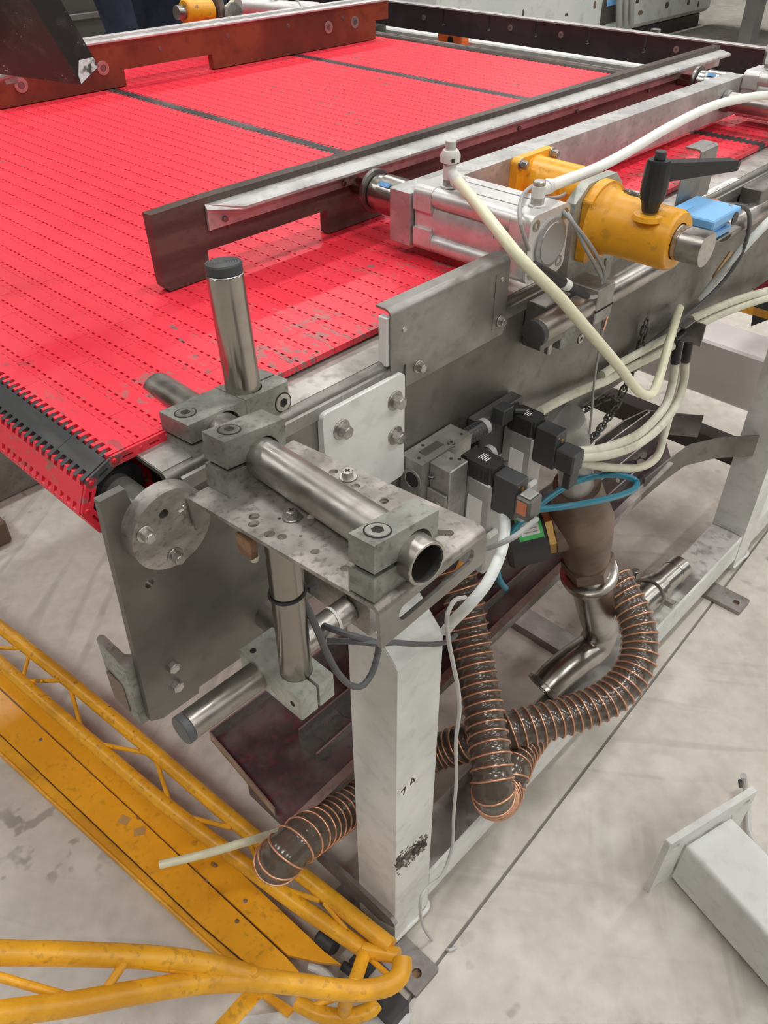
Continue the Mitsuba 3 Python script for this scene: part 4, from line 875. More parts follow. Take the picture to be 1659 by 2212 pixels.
k = add('cable_plug', cbox(f, .000, .0225, -.0500, -.0305, -.0430, -.0160, .002), 'm_plastic_dark', t, smooth=25, label='smoky see-through cable plug')
add('orange_side', cbox(f, -.0004, .0002, -.046, -.034, -.036, -.020, 0), 'm_orange', k, smooth=False)
add('plug_top', cbox(f, .003, .019, -.047, -.034, -.0160, -.0135, .0008), 'm_valve', k, smooth=25)
t, f = valve((.6980, .4255, .9080), 'pale grey solenoid valve with a black cap, farther along the side frame', '')
k = add('cable_plug', cbox(f, .001, .024, -.0560, -.0305, -.0480, -.0200, .002), 'm_valve_side', t, smooth=25, label='dark cable plug')
add('plug_foot', cbox(f, .003, .022, -.0540, -.044, -.0700, -.0482, .001), 'm_black', k, smooth=25)
t = thing('valve_manifold', 'dark manifold block behind the farther solenoid valve', 'manifold')
add('block', box(.652, .735, .4690, .4875, .845, .912, .001), 'm_dark_steel', t, smooth=25)
add('fitting', cat(box(.672, .692, .452, .4688, .905, .925, .001), rod((.700, .458, .912), (.712, .450, .909), .004, 12)), 'm_valve_side', t, smooth=25)
def silencer(p, ax, lab):
    t = thing('silencer', lab, 'silencer'); ax = nrm(ax)
    add('thread_nut', lathe([(.009, 0), (.0105, .001), (.0105, .006), (.009, .007)], p, ax, 12), 'm_brass', t, smooth=20)
    add('body', lathe([(.0095, 0), (.0098, .001), (.0098, .026), (.0090, .0265)], A(*p) + ax * .0072, ax, 24), 'm_valve_side', t)
    add('cap', lathe([(.0098, 0), (.0098, .006), (.005, .0105), (0, .011)], A(*p) + ax * .034, ax, 24), 'm_cable_grey', t)
    rb = [box(-.0020, .0020, .0096, .0101, .003 + i * .004, .0052 + i * .004, 0, Fr(A(*p) + ax * .0072, *[c for c in (lambda b: (math.cos(q) * b[0] + math.sin(q) * b[1], -math.sin(q) * b[0] + math.cos(q) * b[1], b[2]))(basis(ax))])) for i in range(6) for q in np.arange(8) * math.pi / 4]
    add('vents', cat(rb), 'm_black', t, smooth=False)
silencer((.6205, .4720, .902), (1, -.12, .1), 'dark ribbed exhaust silencer screwed into the grey manifold, upper one')
silencer((.6205, .4600, .872), (1, -.1, .05), 'dark ribbed exhaust silencer screwed into the grey manifold, lower one')
# hoses and cables round the valves
cable('air_hose', [(.622, .436, .870), (.618, .420, .852), (0.5910, 0.3850, 0.8640), (0.5620, 0.3620, 0.8592), (0.5294, 0.3450, 0.8584), (0.5047, 0.3400, 0.8451), (0.4846, 0.3450, 0.8261), (0.4852, 0.3600, 0.7968), (0.5204, 0.4000, 0.7210)], .0060, 'm_hose_pale', 'wide pale plastic hose bending down behind the slotted bracket flange', 'hose', 14)
cable('plug_cable', [(.592, .3440, .876), (0.5424, 0.3380, 0.8854), (0.5334, 0.3450, 0.8796), (0.5360, 0.3600, 0.8628), (0.5404, 0.3800, 0.8428)], .0030, 'm_cable_grey', 'short grey cable from the smoky valve plug')
cable('grey_wire', [(0.5531, 0.4000, 0.7513), (0.4977, 0.3750, 0.7998), (0.4765, 0.3650, 0.8033), (0.4764, 0.3620, 0.7740), (0.4879, 0.3620, 0.7239), (0.5081, 0.3660, 0.6547), (0.5223, 0.3720, 0.5925), (0.5288, 0.3780, 0.5236), (0.5471, 0.3850, 0.4129), (0.5556, 0.3900, 0.3027), (0.5642, 0.3950, 0.1790), (0.5414, 0.3920, 0.1417), (0.4979, 0.3850, 0.1764), (0.4805, 0.3830, 0.1755), (0.4786, 0.3800, 0.1075), (0.4887, 0.3750, 0.0510), (0.5137, 0.3700, -0.0248), (0.5102, 0.3413, 0.0060), (0.5205, 0.3369, 0.0060)], .0026, 'm_cable_pale', 'pale grey wire hanging from the bracket down beside the white leg to the floor joint')
cable('teal_cable', [(0.7010, 0.4550, 0.7592), (0.7177, 0.4250, 0.7705), (0.7628, 0.4050, 0.7613), (0.8314, 0.3950, 0.7367), (0.9080, 0.3950, 0.7050), (0.9606, 0.4000, 0.6868), (0.9790, 0.4100, 0.6837), (0.9623, 0.4250, 0.6938), (0.9246, 0.4400, 0.7072), (0.8722, 0.4550, 0.7153), (0.8302, 0.4650, 0.7084), (0.7942, 0.4700, 0.6989), (0.7600, 0.4750, 0.6829), (0.7368, 0.4750, 0.6591), (0.7285, 0.4750, 0.6339), (0.7351, 0.4720, 0.6043), (0.7489, 0.4700, 0.5820)], .0046, 'm_cable_teal', 'thick teal blue cable looping in front of the bronze strainer')
cable('thin_wire', [(0.8478, 0.4520, 1.0527), (0.8725, 0.4580, 0.9973), (0.8975, 0.4660, 0.9361), (0.9022, 0.4680, 0.8934), (0.9018, 0.4660, 0.8521), (0.9017, 0.4620, 0.8095), (0.8965, 0.4580, 0.7675), (0.8494, 0.4500, 0.7753)], .0016, 'm_cable_grey', 'thin grey wire hanging down in front of the side frame')
cable('cylinder_lead', [(0.7103, 0.4680, 1.0981), (0.6929, 0.4700, 1.1310), (0.7346, 0.5000, 1.1375), (0.7980, 0.5300, 1.1302), (0.8768, 0.5600, 1.1122), (0.9139, 0.5650, 1.0991), (0.9185, 0.5600, 1.0912), (0.8963, 0.5520, 1.0913), (0.8427, 0.5450, 1.1032), (0.7984, 0.5350, 1.1173)], .0022, 'm_cable_grey', 'grey sensor cable looped round the short white fitting')
cable('cylinder_lead', [(0.7910, 0.5300, 1.1201), (0.7615, 0.5200, 1.1208), (0.7621, 0.5150, 1.1167), (0.7865, 0.5100, 1.1119), (0.8159, 0.5050, 1.1089), (0.7741, 0.4620, 1.1170), (0.7944, 0.4520, 1.0838), (0.8207, 0.4460, 1.0513), (0.8280, 0.4400, 1.0342), (0.8180, 0.4360, 1.0262), (0.7994, 0.4320, 1.0279), (0.7810, 0.4300, 1.0345)], .0022, 'm_cable_grey', 'grey sensor cable falling from the short white fitting to the dark connector')
cable('cylinder_lead', [(0.7696, 0.4700, 1.1237), (0.7773, 0.4550, 1.1080), (0.8131, 0.4480, 1.0718), (0.8343, 0.4430, 1.0426), (0.8305, 0.4380, 1.0284), (0.8520, 0.4440, 0.9935), (0.8763, 0.4550, 0.9475)], .0022, 'm_cable_grey', 'second grey sensor cable hanging past the dark connector')
t = thing('cable_connector', 'dark cable connector with a pale ring below the front cylinder', 'connector')
p0, p1 = A(*(0.7809, 0.4300, 1.0351)), A(*(0.7053, 0.4520, 1.0841)); d_ = p1 - p0; L_ = np.linalg.norm(d_)
add('boot', lathe([(.003, 0), (.0045, .006), (.0045, L_ * .40)], p0, d_, 18), 'm_black_rubber', t)
add('ring', lathe([(.0058, 0), (.0062, .001), (.0062, .009), (.0058, .010)], p0 + d_ * .40, d_, 20), 'm_plastic_grey', t, label='pale knurled ring')
add('socket', lathe([(.0062, 0), (.0066, .002), (.0060, .05), (.003, .055)], p0 + d_ * .52, d_, 20), 'm_black', t)

# hose bundle at the right, from the multi-hose bracket
t = thing('hose_bracket', 'small folded grey sheet bracket holding the hose couplings under the frame', 'bracket')
c = A(*(1.1793, 0.4620, 0.8351))
add('sheet', box(c[0] + .006, c[0] + .0085, c[1] - .018, c[1] + .020, c[2] - .020, c[2] + .018, .0006), 'm_sheet', t, smooth=25)
add('top', box(c[0] - .030, c[0] + .006, c[1] - .002, c[1] + .026, c[2] + .018, c[2] + .0205, .0006), 'm_sheet', t, smooth=25)
for (px, py, y, px2, py2, y2) in ((1462, 742, .455, 1449, 790, .452), (1488, 738, .455, 1478, 790, .452), (1480, 715, .47, 1462, 735, .465), (1476, 700, .475, 1445, 720, .470)):
    pass
for a_, b_ in (((1.1294, 0.4580, 0.8431), (1.1218, 0.4520, 0.8090)), ((1.1633, 0.4550, 0.8276), (1.1552, 0.4500, 0.7989)), ((1.1654, 0.4680, 0.8381), (1.1282, 0.4620, 0.8367))):
    add('coupling', rod(a_, b_, .0072, 18), 'm_black', t)
cable('air_hose', [(1.1218, 0.4520, 0.8090), (1.1258, 0.4500, 0.7716), (1.1094, 0.4450, 0.7474), (1.0628, 0.4380, 0.7420), (0.9905, 0.4300, 0.7506), (0.9233, 0.4280, 0.7682), (0.8712, 0.4320, 0.7828), (0.8411, 0.4400, 0.7918)], .0066, 'm_hose_old', 'aged ivory air hose sweeping from the hose bracket to the farther valve, upper one', 'hose', 12)
cable('air_hose', [(1.1552, 0.4500, 0.7989), (1.1644, 0.4480, 0.7647), (1.1459, 0.4420, 0.7368), (1.0975, 0.4340, 0.7277), (1.0243, 0.4260, 0.7320), (0.9441, 0.4220, 0.7511), (0.8790, 0.4240, 0.7726), (0.8410, 0.4350, 0.7844)], .0066, 'm_hose_old', 'aged ivory air hose sweeping from the hose bracket to the farther valve, second one', 'hose', 12)
cable('air_hose', [(1.1773, 0.4700, 0.8010), (1.1950, 0.4700, 0.7348), (1.1843, 0.4650, 0.6881), (1.1579, 0.4550, 0.6589), (1.1377, 0.4480, 0.6395), (1.1020, 0.4400, 0.6428), (1.0353, 0.4340, 0.6665), (0.9644, 0.4320, 0.7029), (0.8955, 0.4360, 0.7418), (0.8503, 0.4420, 0.7686)], .0064, 'm_hose_old', 'aged ivory air hose hanging lowest from the hose bracket, tied with black', 'hose', 12)
cable('air_hose', [(1.1352, 0.4620, 0.8341), (1.0926, 0.4640, 0.8356), (1.0347, 0.4700, 0.8367), (0.9893, 0.4740, 0.8384), (0.9531, 0.4750, 0.8402), (0.8788, 0.4750, 0.8540), (0.8172, 0.4720, 0.8650), (0.7690, 0.4650, 0.8757)], .0064, 'm_hose_old', 'aged ivory air hose running along the lower edge of the side frame, lower one', 'hose', 12)
cable('air_hose', [(1.1293, 0.4680, 0.8497), (1.0826, 0.4700, 0.8525), (1.0270, 0.4760, 0.8504), (0.9788, 0.4780, 0.8522), (0.9421, 0.4780, 0.8524)], .0060, 'm_hose_old', 'aged ivory air hose running along the lower edge of the side frame, upper one', 'hose', 12)
cable('air_hose', [(1.1960, 0.4740, 0.8488), (1.2663, 0.4700, 0.8434), (1.3557, 0.4620, 0.8348), (1.4598, 0.4550, 0.8176), (1.6422, 0.4500, 0.7813)], .0066, 'm_hose_old', 'aged ivory air hose from the hose bracket to the right edge, upper of a pair', 'hose', 12)
cable('air_hose', [(1.2118, 0.4700, 0.8318), (1.2802, 0.4650, 0.8289), (1.3547, 0.4580, 0.8223), (1.4550, 0.4500, 0.8077), (1.6377, 0.4450, 0.7712)], .0066, 'm_hose_old', 'aged ivory air hose from the hose bracket to the right edge, lower of a pair', 'hose', 12)
cable('air_hose', [(1.2246, 0.4780, 0.8690), (1.2455, 0.4700, 0.8969), (1.2498, 0.4550, 0.9318), (1.2607, 0.4400, 0.9650), (1.2854, 0.4300, 0.9888), (1.3489, 0.4200, 1.0100)], .0064, 'm_hose_pale', 'pale hose crossing the lower right of the frame up to the right edge', 'hose', 12)
t = add('plastic_strip', hull([A(*p) + A(dx, 0, dz) for p in ((1.2806, 0.4700, 0.9336), (1.2474, 0.4740, 0.9027)) for dx in (-.004, .004) for dz in (-.003, .003)] + [A(*p) + A(0, .004, 0) for p in ((1.2806, 0.4700, 0.9336), (1.2474, 0.4740, 0.9027))]), 'm_amber', label='amber brown sleeve strip lying along the pale hose', cat_='strip')
# chain
t = thing('chain', 'dark steel link chain hanging below the side frame', 'chain')
path = spline([(1.0520, 0.4800, 0.8898), (1.0513, 0.4800, 0.8569), (1.0353, 0.4780, 0.8298), (1.0191, 0.4760, 0.8062), (1.0007, 0.4740, 0.7849), (0.9688, 0.4700, 0.7714), (0.9369, 0.4660, 0.7642), (0.9058, 0.4620, 0.7651)], .0115)
tt, uu, vv = frames(path)
def links(path):
    tt, uu, vv = frames(path)
    for i in range(len(path)):
        c = path[i]; e = uu[i] if i % 2 else vv[i]; h, w_ = .0090, .0050
        a_ = np.linspace(0, 2 * math.pi, 25)
        L = [c + tt[i] * (np.sign(math.cos(q)) * (h - w_) + w_ * math.cos(q)) + e * w_ * math.sin(q) for q in a_]
        add('link', sweep(np.array(L), .0015, 6, False), 'm_dark_steel', t)
links(path)
links(spline([(1.0007, 0.4740, 0.7849), (0.9805, 0.4780, 0.7999), (0.9498, 0.4800, 0.8048), (0.9163, 0.4820, 0.8058)], .0115))
# ------------------------------------------------------------------ drip tray under the conveyor
n0, l0, f1, f2 = A(*(0.3767, 0.5693, 0.2800)), A(*(0.3963, 0.7761, 0.2800)), A(*(1.4840, 0.5551, 0.3950)), A(*(1.6341, 0.6713, 0.3950))
t = thing('drip_tray', 'long dark steel drip tray stained purple red, sloping under the conveyor', 'tray')
ud = nrm(f1 - n0)
def tp(s, w, h=0.0):                       # s along the near edge 0..1, w across 0..1
    a = n0 + (f1 - n0) * s; b = l0 + (f2 - l0) * s
    return a + (b - a) * w + A(0, 0, h)
def sheet(pts, th): return hull([p for p in pts] + [p - A(0, 0, th) for p in pts])
def bar(s0, s1, w, hw, z0, z1): return hull([tp(s, w, z) + A(0, d, 0) for s in (s0, s1) for z in (z0, z1) for d in (-hw, hw)])
add('base', sheet([tp(0, 0), tp(1, 0), tp(1, 1), tp(0, 1)], .003), 'm_tray', t, smooth=False)
add('near_flange', bar(0.015, .985, 0, .0015, -.042, .006), 'm_tray_edge', t, smooth=False)
add('near_lip', hull([tp(s, 0, .006) + A(0, d, z) for s in (.015, .985) for d in (-.014, .001) for z in (0, -.002)]), 'm_tray_edge', t, smooth=False)
add('far_flange', bar(.0, .97, 1, .0015, -.004, .022), 'm_tray_edge', t, smooth=False)
add('end_lip', hull([tp(0, w, z) + A(d, 0, 0) for w in (.12, 1) for z in (-.002, .020) for d in (0, .002)]), 'm_tray_edge', t, smooth=False)
add('inner_rail', bar(.09, .98, .47, .0015, .001, .030), 'm_tray_edge', t, smooth=False)
add('inner_rail', bar(.09, .98, .22, .0015, .001, .022), 'm_tray_edge', t, smooth=False)
add('sludge', cat([lathe([(.012 + .02 * rng.random(), 0), (.008, .0015), (0, .002)], tp(.10 + .5 * rng.random(), .27 + .15 * rng.random(), .0002), (0, 0, 1), 9) for _ in range(60)]), 'm_dark_steel', t, kind='stuff', label='dried grey sludge between the inner rails')
for q in range(16):
    add('glossy_puddle', lathe([(.010 + .012 * rng.random(), 0), (.006, .0008), (0, .001)], tp(.68 + .3 * rng.random(), .1 + .8 * rng.random(), .0002), (0, 0, 1), 12), 'm_inox', t)
cv = [tuple(tp(.90, 0)[:2]), tuple(tp(.985, 0)[:2]), (f1[0] + .07, f1[1] - .006), (f1[0] + .15, f1[1] - .045), (f1[0] + .21, f1[1] - .10)]
add('curved_flange', prism(LineString(cv).buffer(.0018), Fr((0, 0, f1[2] - .050)), .056), 'm_frame', t, smooth=30, label='curved steel lip at the far end')
e = [A(*(1.4077, 0.6988, 0.3950)), A(*(1.5221, 0.6987, 0.4020)), A(*(1.5995, 0.6840, 0.4040)), A(*(1.6230, 0.6431, 0.4020)), A(*(1.6658, 0.5775, 0.3980))]
add('rear_guard', prism(LineString([tuple(p[:2]) for p in e]).buffer(.0018), Fr((0, 0, .355)), .058), 'm_frame', t, smooth=30, label='raised curved rear guard')
t = thing('cross_member', 'dark square steel cross member between the far legs behind the tray end', 'beam')
add('beam', box(1.715, 1.765, .4955, 1.60, .285, .335, .002), 'm_dark_steel', t, smooth=25)
t = thing('floor_cross_rail', 'flat brownish steel cross rail lying across the floor behind the leg', 'beam')
add('rail', box(1.17, 1.235, .53, 1.75, .0005, .020, .002), 'm_flatbar', t, smooth=25)

# ------------------------------------------------------------------ bronze strainer, valve and stainless pipes
def pts3(*p): return np.array([A(*q) for q in p])
t = thing('bronze_strainer', 'brown bronze Y-strainer with a hexagon collar, plumbed below the solenoid valves', 'strainer')
s_top, s_mid, s_low, s_hex = A(*(0.9142, 0.4720, 0.6812)), A(*(0.9458, 0.4720, 0.6046)), A(*(0.9942, 0.4700, 0.4808)), A(*(1.0279, 0.4680, 0.3964))
ax_ = nrm(s_hex - s_mid)
add('body', sweep(spline([tuple(s_top), tuple(s_mid), tuple(s_mid + ax_ * .05), tuple(s_low)], .005), np.interp(np.linspace(0, 1, len(spline([tuple(s_top), tuple(s_mid), tuple(s_mid + ax_ * .05), tuple(s_low)], .005))), [0, .2, .45, .7, 1], [.036, .042, .051, .046, .038]), 32), 'm_bronze', t)
xh, yh, zh = basis(ax_)
add('hex_collar', prism(hexpoly(0, 0, .078, .35), Fr(s_low - ax_ * .002, xh, yh, zh), .030), 'm_bronze', t, smooth=25)
br = nrm(A(-.72, .62, -.22)); bc = s_mid + ax_ * .025
add('branch', lathe([(.042, 0), (.038, .035), (.038, .050)], bc, br, 32), 'm_bronze', t)
xb, yb_, zb_ = basis(br)
k = add('branch_nut', prism(hexpoly(0, 0, .064, .1), Fr(bc + br * .048, xb, yb_, zb_), .014), 'm_brass', t, smooth=20, label='brass hexagon nut')
t = thing('black_actuator', 'black drum-shaped valve actuator with a green-edged label, left of the bronze strainer', 'actuator')
add('drum', lathe([(.040, 0), (.046, .004), (.046, .060), (.042, .066), (.020, .068)], bc + br * .0625, br, 40), 'm_black_rubber', t)
lf = nrm(CAM - (bc + br * .09)); lf = nrm(lf - br * (lf @ br)); lt = np.cross(br, lf)
def arcpatch(r, a0, a1, h0, h1, th, org):
    a = np.linspace(a0, a1, 14); P = []
    for q in a:
        d = lf * math.cos(q) + lt * math.sin(q)
        for h in (h0, h1):
            for rr_ in (r, r + th): P.append(org + br * h + d * rr_)
    P = np.array(P).reshape(14, 2, 2, 3); V = P.reshape(-1, 3); F = []
    ix = lambda i, j, k: i * 4 + j * 2 + k
    for i in range(13):
        F += [(ix(i, 0, 1), ix(i + 1, 0, 1), ix(i + 1, 1, 1)), (ix(i, 0, 1), ix(i + 1, 1, 1), ix(i, 1, 1))]
        F += [(ix(i, 0, 0), ix(i + 1, 0, 1), ix(i, 0, 1)), (ix(i, 0, 0), ix(i + 1, 0, 0), ix(i + 1, 0, 1)), (ix(i, 1, 0), ix(i, 1, 1), ix(i + 1, 1, 1)), (ix(i, 1, 0), ix(i + 1, 1, 1), ix(i + 1, 1, 0))]
    m = trimesh.Trimesh(V, F, process=False); return m
o_ = bc + br * .0625
k = add('label_green', arcpatch(.0461, -.15, 1.05, .006, .045, .0003, o_), 'm_green', t, smooth=False, label='green-edged label')
add('label_field', arcpatch(.0465, .00, .90, .011, .040, .0002, o_), 'm_label', k, smooth=False)
for i in range(6): add('print_line', arcpatch(.0468, .08 + i * .13, .115 + i * .13, .014, .037, .0001, o_), 'm_cable_grey', k, smooth=False)
t = thing('steel_pipe', 'stainless steel pipe elbow with a clamp ring below the bronze strainer', 'pipe')
q = [tuple(s_low + ax_ * .030), (1.0813, 0.4660, 0.2770), (1.1125, 0.4660, 0.2114), (1.1009, 0.4680, 0.1743), (1.0419, 0.4760, 0.1712), (0.9916, 0.4840, 0.1607), (0.9602, 0.4900, 0.1416)]
add('elbow', sweep(spline(q, .006), np.interp(np.linspace(0, 1, len(spline(q, .006))), [0, .3, .55, 1], [.037, .036, .0345, .033]), 36), 'm_inox', t)
add('ferrule', lathe([(.042, 0), (.049, .003), (.051, .010), (.049, .020), (.040, .024)], s_low + ax_ * .040, ax_, 36), 'm_inox', t)
wl = A(*(1.0069, 0.4600, 0.2132))
e0, e1 = A(*q[-2]), A(*q[-1]); ed = nrm(e1 - e0)
add('end_flange', lathe([(.033, 0), (.040, .002), (.040, .010), (.033, .012)], e1 - ed * .012, ed, 32), 'm_inox', t)
for y0, y1 in ((.034, .052), (-.052, -.034)): add('flange_lug', box(-.008, .008, y0, y1, 0, .010, .001, Fr(e1 - ed * .012, *basis(ed))), 'm_dark_steel', t, smooth=25)
t = thing('pipe_end', 'stainless pipe end with a wing-bolted clamp, lying on the white floor rail', 'pipe')
p0, p1 = A(*(1.2223, 0.4717, 0.1600)), A(*(1.4502, 0.4610, 0.1600)); pd = nrm(p1 - p0)
add('pipe', cat(rod(p0, p0 + (p1 - p0) * .62, .0325, 36, .002), rod(p0 + (p1 - p0) * .60, p1, .0275, 36, .0015), rod(p1 - pd * .03, p1 + pd * .0015, .0288, 36, .001)), 'm_inox', t)
k = add('clamp_band', lathe([(.0325, 0), (.0385, .003), (.0385, .014), (.0325, .017)], p0 + (p1 - p0) * .45, pd, 36), 'm_inox', t)
xx, yy, zz = basis(pd); cb = p0 + (p1 - p0) * .45
for s_ in (1, -1):
    add('band_ear', box(-.007, .007, .036, .056, .001, .016, .001, Fr(cb, yy * 0 + np.cross(xx * s_, zz), xx * s_, zz)), 'm_inox', k, smooth=25)
kk = cb - xx * .046
add('wing_bolt', cat(rod(cb + xx * .046 + yy * -.016 + pd * .008, cb + xx * .046 + yy * .030 + pd * .008, .004, 14), rod(cb + xx * .046 + yy * .030 + pd * .008, cb + xx * .046 + yy * .036 + pd * .008, .008, 14)), 'm_bolt', k)
t = thing('upper_pipe', 'pale steel pipe dropping from the frame behind the farther valve into the strainer', 'pipe')
add('pipe', tube([(0.8573, 0.4760, 0.8201), (0.8796, 0.4760, 0.7753), (0.9010, 0.4740, 0.7253), tuple(s_top + A(.0, 0, -.006))], .026, 28), 'm_valve', t)

# ------------------------------------------------------------------ corrugated hoses with copper spirals
def spiral_hose(pts, label, r=.0330, pitch=.0165, name='spiral_hose'):
    C = spline(pts, .0022)
    for _ in range(12): C[1:-1] = (C[:-2] + 2 * C[1:-1] + C[2:]) / 4
    s = np.concatenate([[0], np.cumsum(np.linalg.norm(np.diff(C, axis=0), axis=1))])
    tt, uu, vv = frames(C); ph = 2 * np.pi * s / pitch
    n = 28; a = np.arange(n) * 2 * np.pi / n
    rad = r - .0022 * (0.5 - 0.5 * np.cos(ph[:, None] - a[None, :]))
    V = C[:, None] + rad[..., None] * (np.cos(a)[None, :, None] * uu[:, None] + np.sin(a)[None, :, None] * vv[:, None])
    i, j = np.meshgrid(np.arange(len(C) - 1), np.arange(n), indexing='ij')
    q = np.stack([i * n + j, i * n + (j + 1) % n, (i + 1) * n + (j + 1) % n, (i + 1) * n + j], -1).reshape(-1, 4)
    t = thing(name, label, 'hose')
    add('hose_wall', trimesh.Trimesh(V.reshape(-1, 3), np.vstack([q[:, [0, 1, 2]], q[:, [0, 2, 3]]]), process=False), 'm_hose_dark', t, smooth=True)
    ss = np.arange(0, s[-1], pitch / 26)
    it = lambda X: np.stack([np.interp(ss, s, X[:, k]) for k in range(3)], 1)
    p_ = 2 * np.pi * ss / pitch
    u2, v2 = it(uu), it(vv)
    add('copper_spiral', sweep(it(C) + (r + .0006) * (np.cos(p_)[:, None] * u2 + np.sin(p_)[:, None] * v2), .0019, 6), 'm_copper', t, smooth=True, label='copper-coloured wire spiral')
    return t
pf_, pb_ = A(*(0.6415, 0.3802, 0.2886)), A(*(0.7435, 0.4121, 0.1841))
mid_ = (pf_ + pb_) / 2; hv = (pb_ - pf_) / 2
fold = [tuple(mid_ - hv * math.cos(q) + A(0, 0, -.052) * math.sin(q)) for q in np.linspace(0.15, math.pi - .15, 8)]
spiral_hose([(0.8267, 0.6212, 0.4762), (0.8059, 0.5830, 0.4347), (0.7760, 0.5402, 0.3875), (0.7399, 0.4928, 0.3514), (0.7007, 0.4441, 0.3234), (0.6656, 0.4049, 0.3053)] + fold + [(0.8049, 0.4340, 0.1561), (0.8605, 0.4438, 0.1462), (0.9077, 0.4504, 0.1433)], 'dark spiral hose hanging in a long loop beside the white leg, its fold lowest')
spiral_hose([(1.1265, 0.4712, 0.3402), (1.1123, 0.4326, 0.3246), (1.0912, 0.3924, 0.3032), (1.0615, 0.3636, 0.2794), (1.0181, 0.3498, 0.2567), (0.9613, 0.3559, 0.2375), (0.8956, 0.3846, 0.2277), (0.8331, 0.4201, 0.2264), (0.7824, 0.4570, 0.2183), (0.7444, 0.4971, 0.1915), (0.7103, 0.5415, 0.1532), (0.6292, 0.5693, 0.1468), (0.5175, 0.5605, 0.1987), (0.4326, 0.5447, 0.2513), (0.3836, 0.5355, 0.2819), (0.3574, 0.5354, 0.2849), (0.3432, 0.5412, 0.2717), (0.3405, 0.5517, 0.2473)], 'dark spiral hose curving over the floor rail and behind the leg to its drooping end')
t = add('plastic_tube', tube([(0.2360, 0.7257, 0.1600), (0.2876, 0.6898, 0.1650), (0.3375, 0.6399, 0.1981), (0.3808, 0.6251, 0.1857), (0.4289, 0.6139, 0.1667)], .0068, 14), 'm_hose_ivory', label='loose ivory plastic tube end sticking out over the yellow panels', cat_='tube')
cable('yellow_wire', [(0.6930, 0.5000, 0.6872), (0.6819, 0.5000, 0.6665), (0.6847, 0.5100, 0.6350), (0.7049, 0.5300, 0.5808)], .0045, 'm_yellow', 'short yellow wire behind the bracket flange slot')

# ------------------------------------------------------------------ yellow lattice frame on the floor at the left
t = thing('yellow_lattice_frame', 'yellow painted tubular lattice frame with flat panels, lying on the floor by the leg', 'lattice frame')
U = [(0.3008, 1.6250, 0.1150), (0.3170, 1.4576, 0.1150), (0.3393, 1.2422, 0.1150), (0.3623, 0.9641, 0.1150), (0.3797, 0.7252, 0.1150), (0.3977, 0.5393, 0.1150), (0.4122, 0.3830, 0.1150)]
V_ = [(0.2580, 1.5456, 0.0950), (0.2727, 1.3811, 0.0950), (0.2973, 1.0936, 0.0950), (0.3212, 0.8397, 0.0950), (0.3449, 0.6726, 0.0950), (0.3601, 0.5647, 0.0950), (0.3874, 0.4158, 0.0950)]
add('chord', tube(U, .0135, 16, .03), 'm_yellow_tube', t)
add('chord', tube(V_, .0135, 16, .03), 'm_yellow_tube', t)
for a_, b_ in (((0.2778, 1.4267, 0.1050), (0.3304, 1.3503, 0.1150)), ((0.3304, 1.3503, 0.1150), (0.2807, 1.3004, 0.0950)), ((0.2807, 1.3004, 0.0950), (0.3371, 1.2200, 0.1150)), ((0.3410, 1.2123, 0.1150), (0.3007, 1.0994, 0.0950)), ((0.3007, 1.0622, 0.0950), (0.3554, 0.9477, 0.1150)), ((0.3590, 0.9336, 0.1150), (0.3261, 0.8438, 0.0950)), ((0.3286, 0.8095, 0.0950), (0.3677, 0.7177, 0.1150)), ((0.3765, 0.6934, 0.1150), (0.3573, 0.6161, 0.0950)), ((0.3603, 0.5902, 0.0950), (0.3858, 0.5156, 0.1150)), ((0.3884, 0.5075, 0.1150), (0.3868, 0.4284, 0.0950))):
    add('lacing', rod(a_, b_, .0042, 10), 'm_yellow_tube', t)
N1 = [(-0.0478, 0.6843, 0.4000), (-0.0032, 0.6557, 0.3650), (0.0446, 0.6221, 0.3350), (0.0990, 0.5828, 0.3000), (0.1420, 0.5494, 0.2720), (0.1848, 0.5126, 0.2380), (0.2131, 0.4824, 0.2120), (0.2290, 0.4622, 0.1950)]
N2 = [(-0.0826, 0.6054, 0.4000), (-0.0356, 0.5905, 0.3650), (0.0265, 0.5635, 0.3200), (0.0970, 0.5347, 0.2750), (0.1627, 0.5043, 0.2350), (0.2277, 0.4627, 0.1950), (0.2649, 0.4295, 0.1720), (0.3065, 0.3890, 0.1470), (0.3436, 0.3604, 0.1280), (0.3773, 0.3457, 0.1170), (0.3967, 0.3476, 0.1140), (0.4108, 0.3596, 0.1140)]
add('chord', tube(N1, .0150, 18, .015), 'm_yellow_tube', t)
add('chord', tube(N2, .0150, 18, .012), 'm_yellow_tube', t)
for a_, b_ in (((-0.0199, 0.6403, 0.3550), (0.0437, 0.5548, 0.3080)), ((0.0538, 0.5504, 0.3020), (0.1016, 0.5680, 0.2980)), ((0.1114, 0.5623, 0.2900), (0.2156, 0.4715, 0.2050))):
    add('lacing', rod(a_, b_, .0058, 12), 'm_yellow_tube', t)
add('nose_bar', rod((0.3849, 0.4152, 0.1000), (0.4118, 0.3663, 0.1140), .0120, 16), 'm_yellow_tube', t)
add('nose_post', rod((0.3845, 0.4129, 0.0980), (0.3282, 0.3790, 0.1400), .0105, 16), 'm_yellow_tube', t)
add('nose_brace', rod((0.3835, 0.4039, 0.0950), (0.3822, 0.3521, 0.1100), .0045, 10), 'm_yellow_tube', t)
add('weld_lump', lathe([(.004, 0), (.009, .003), (.006, .010), (0, .012)], (0.2251, 0.4691, 0.2100), (0, 0, 1), 12), 'm_yellow_tube', t)
def slabm(pix, z1, th):
    return prism(Polygon([p[:2] for p in pix]), Fr((0, 0, z1 - th)), th)
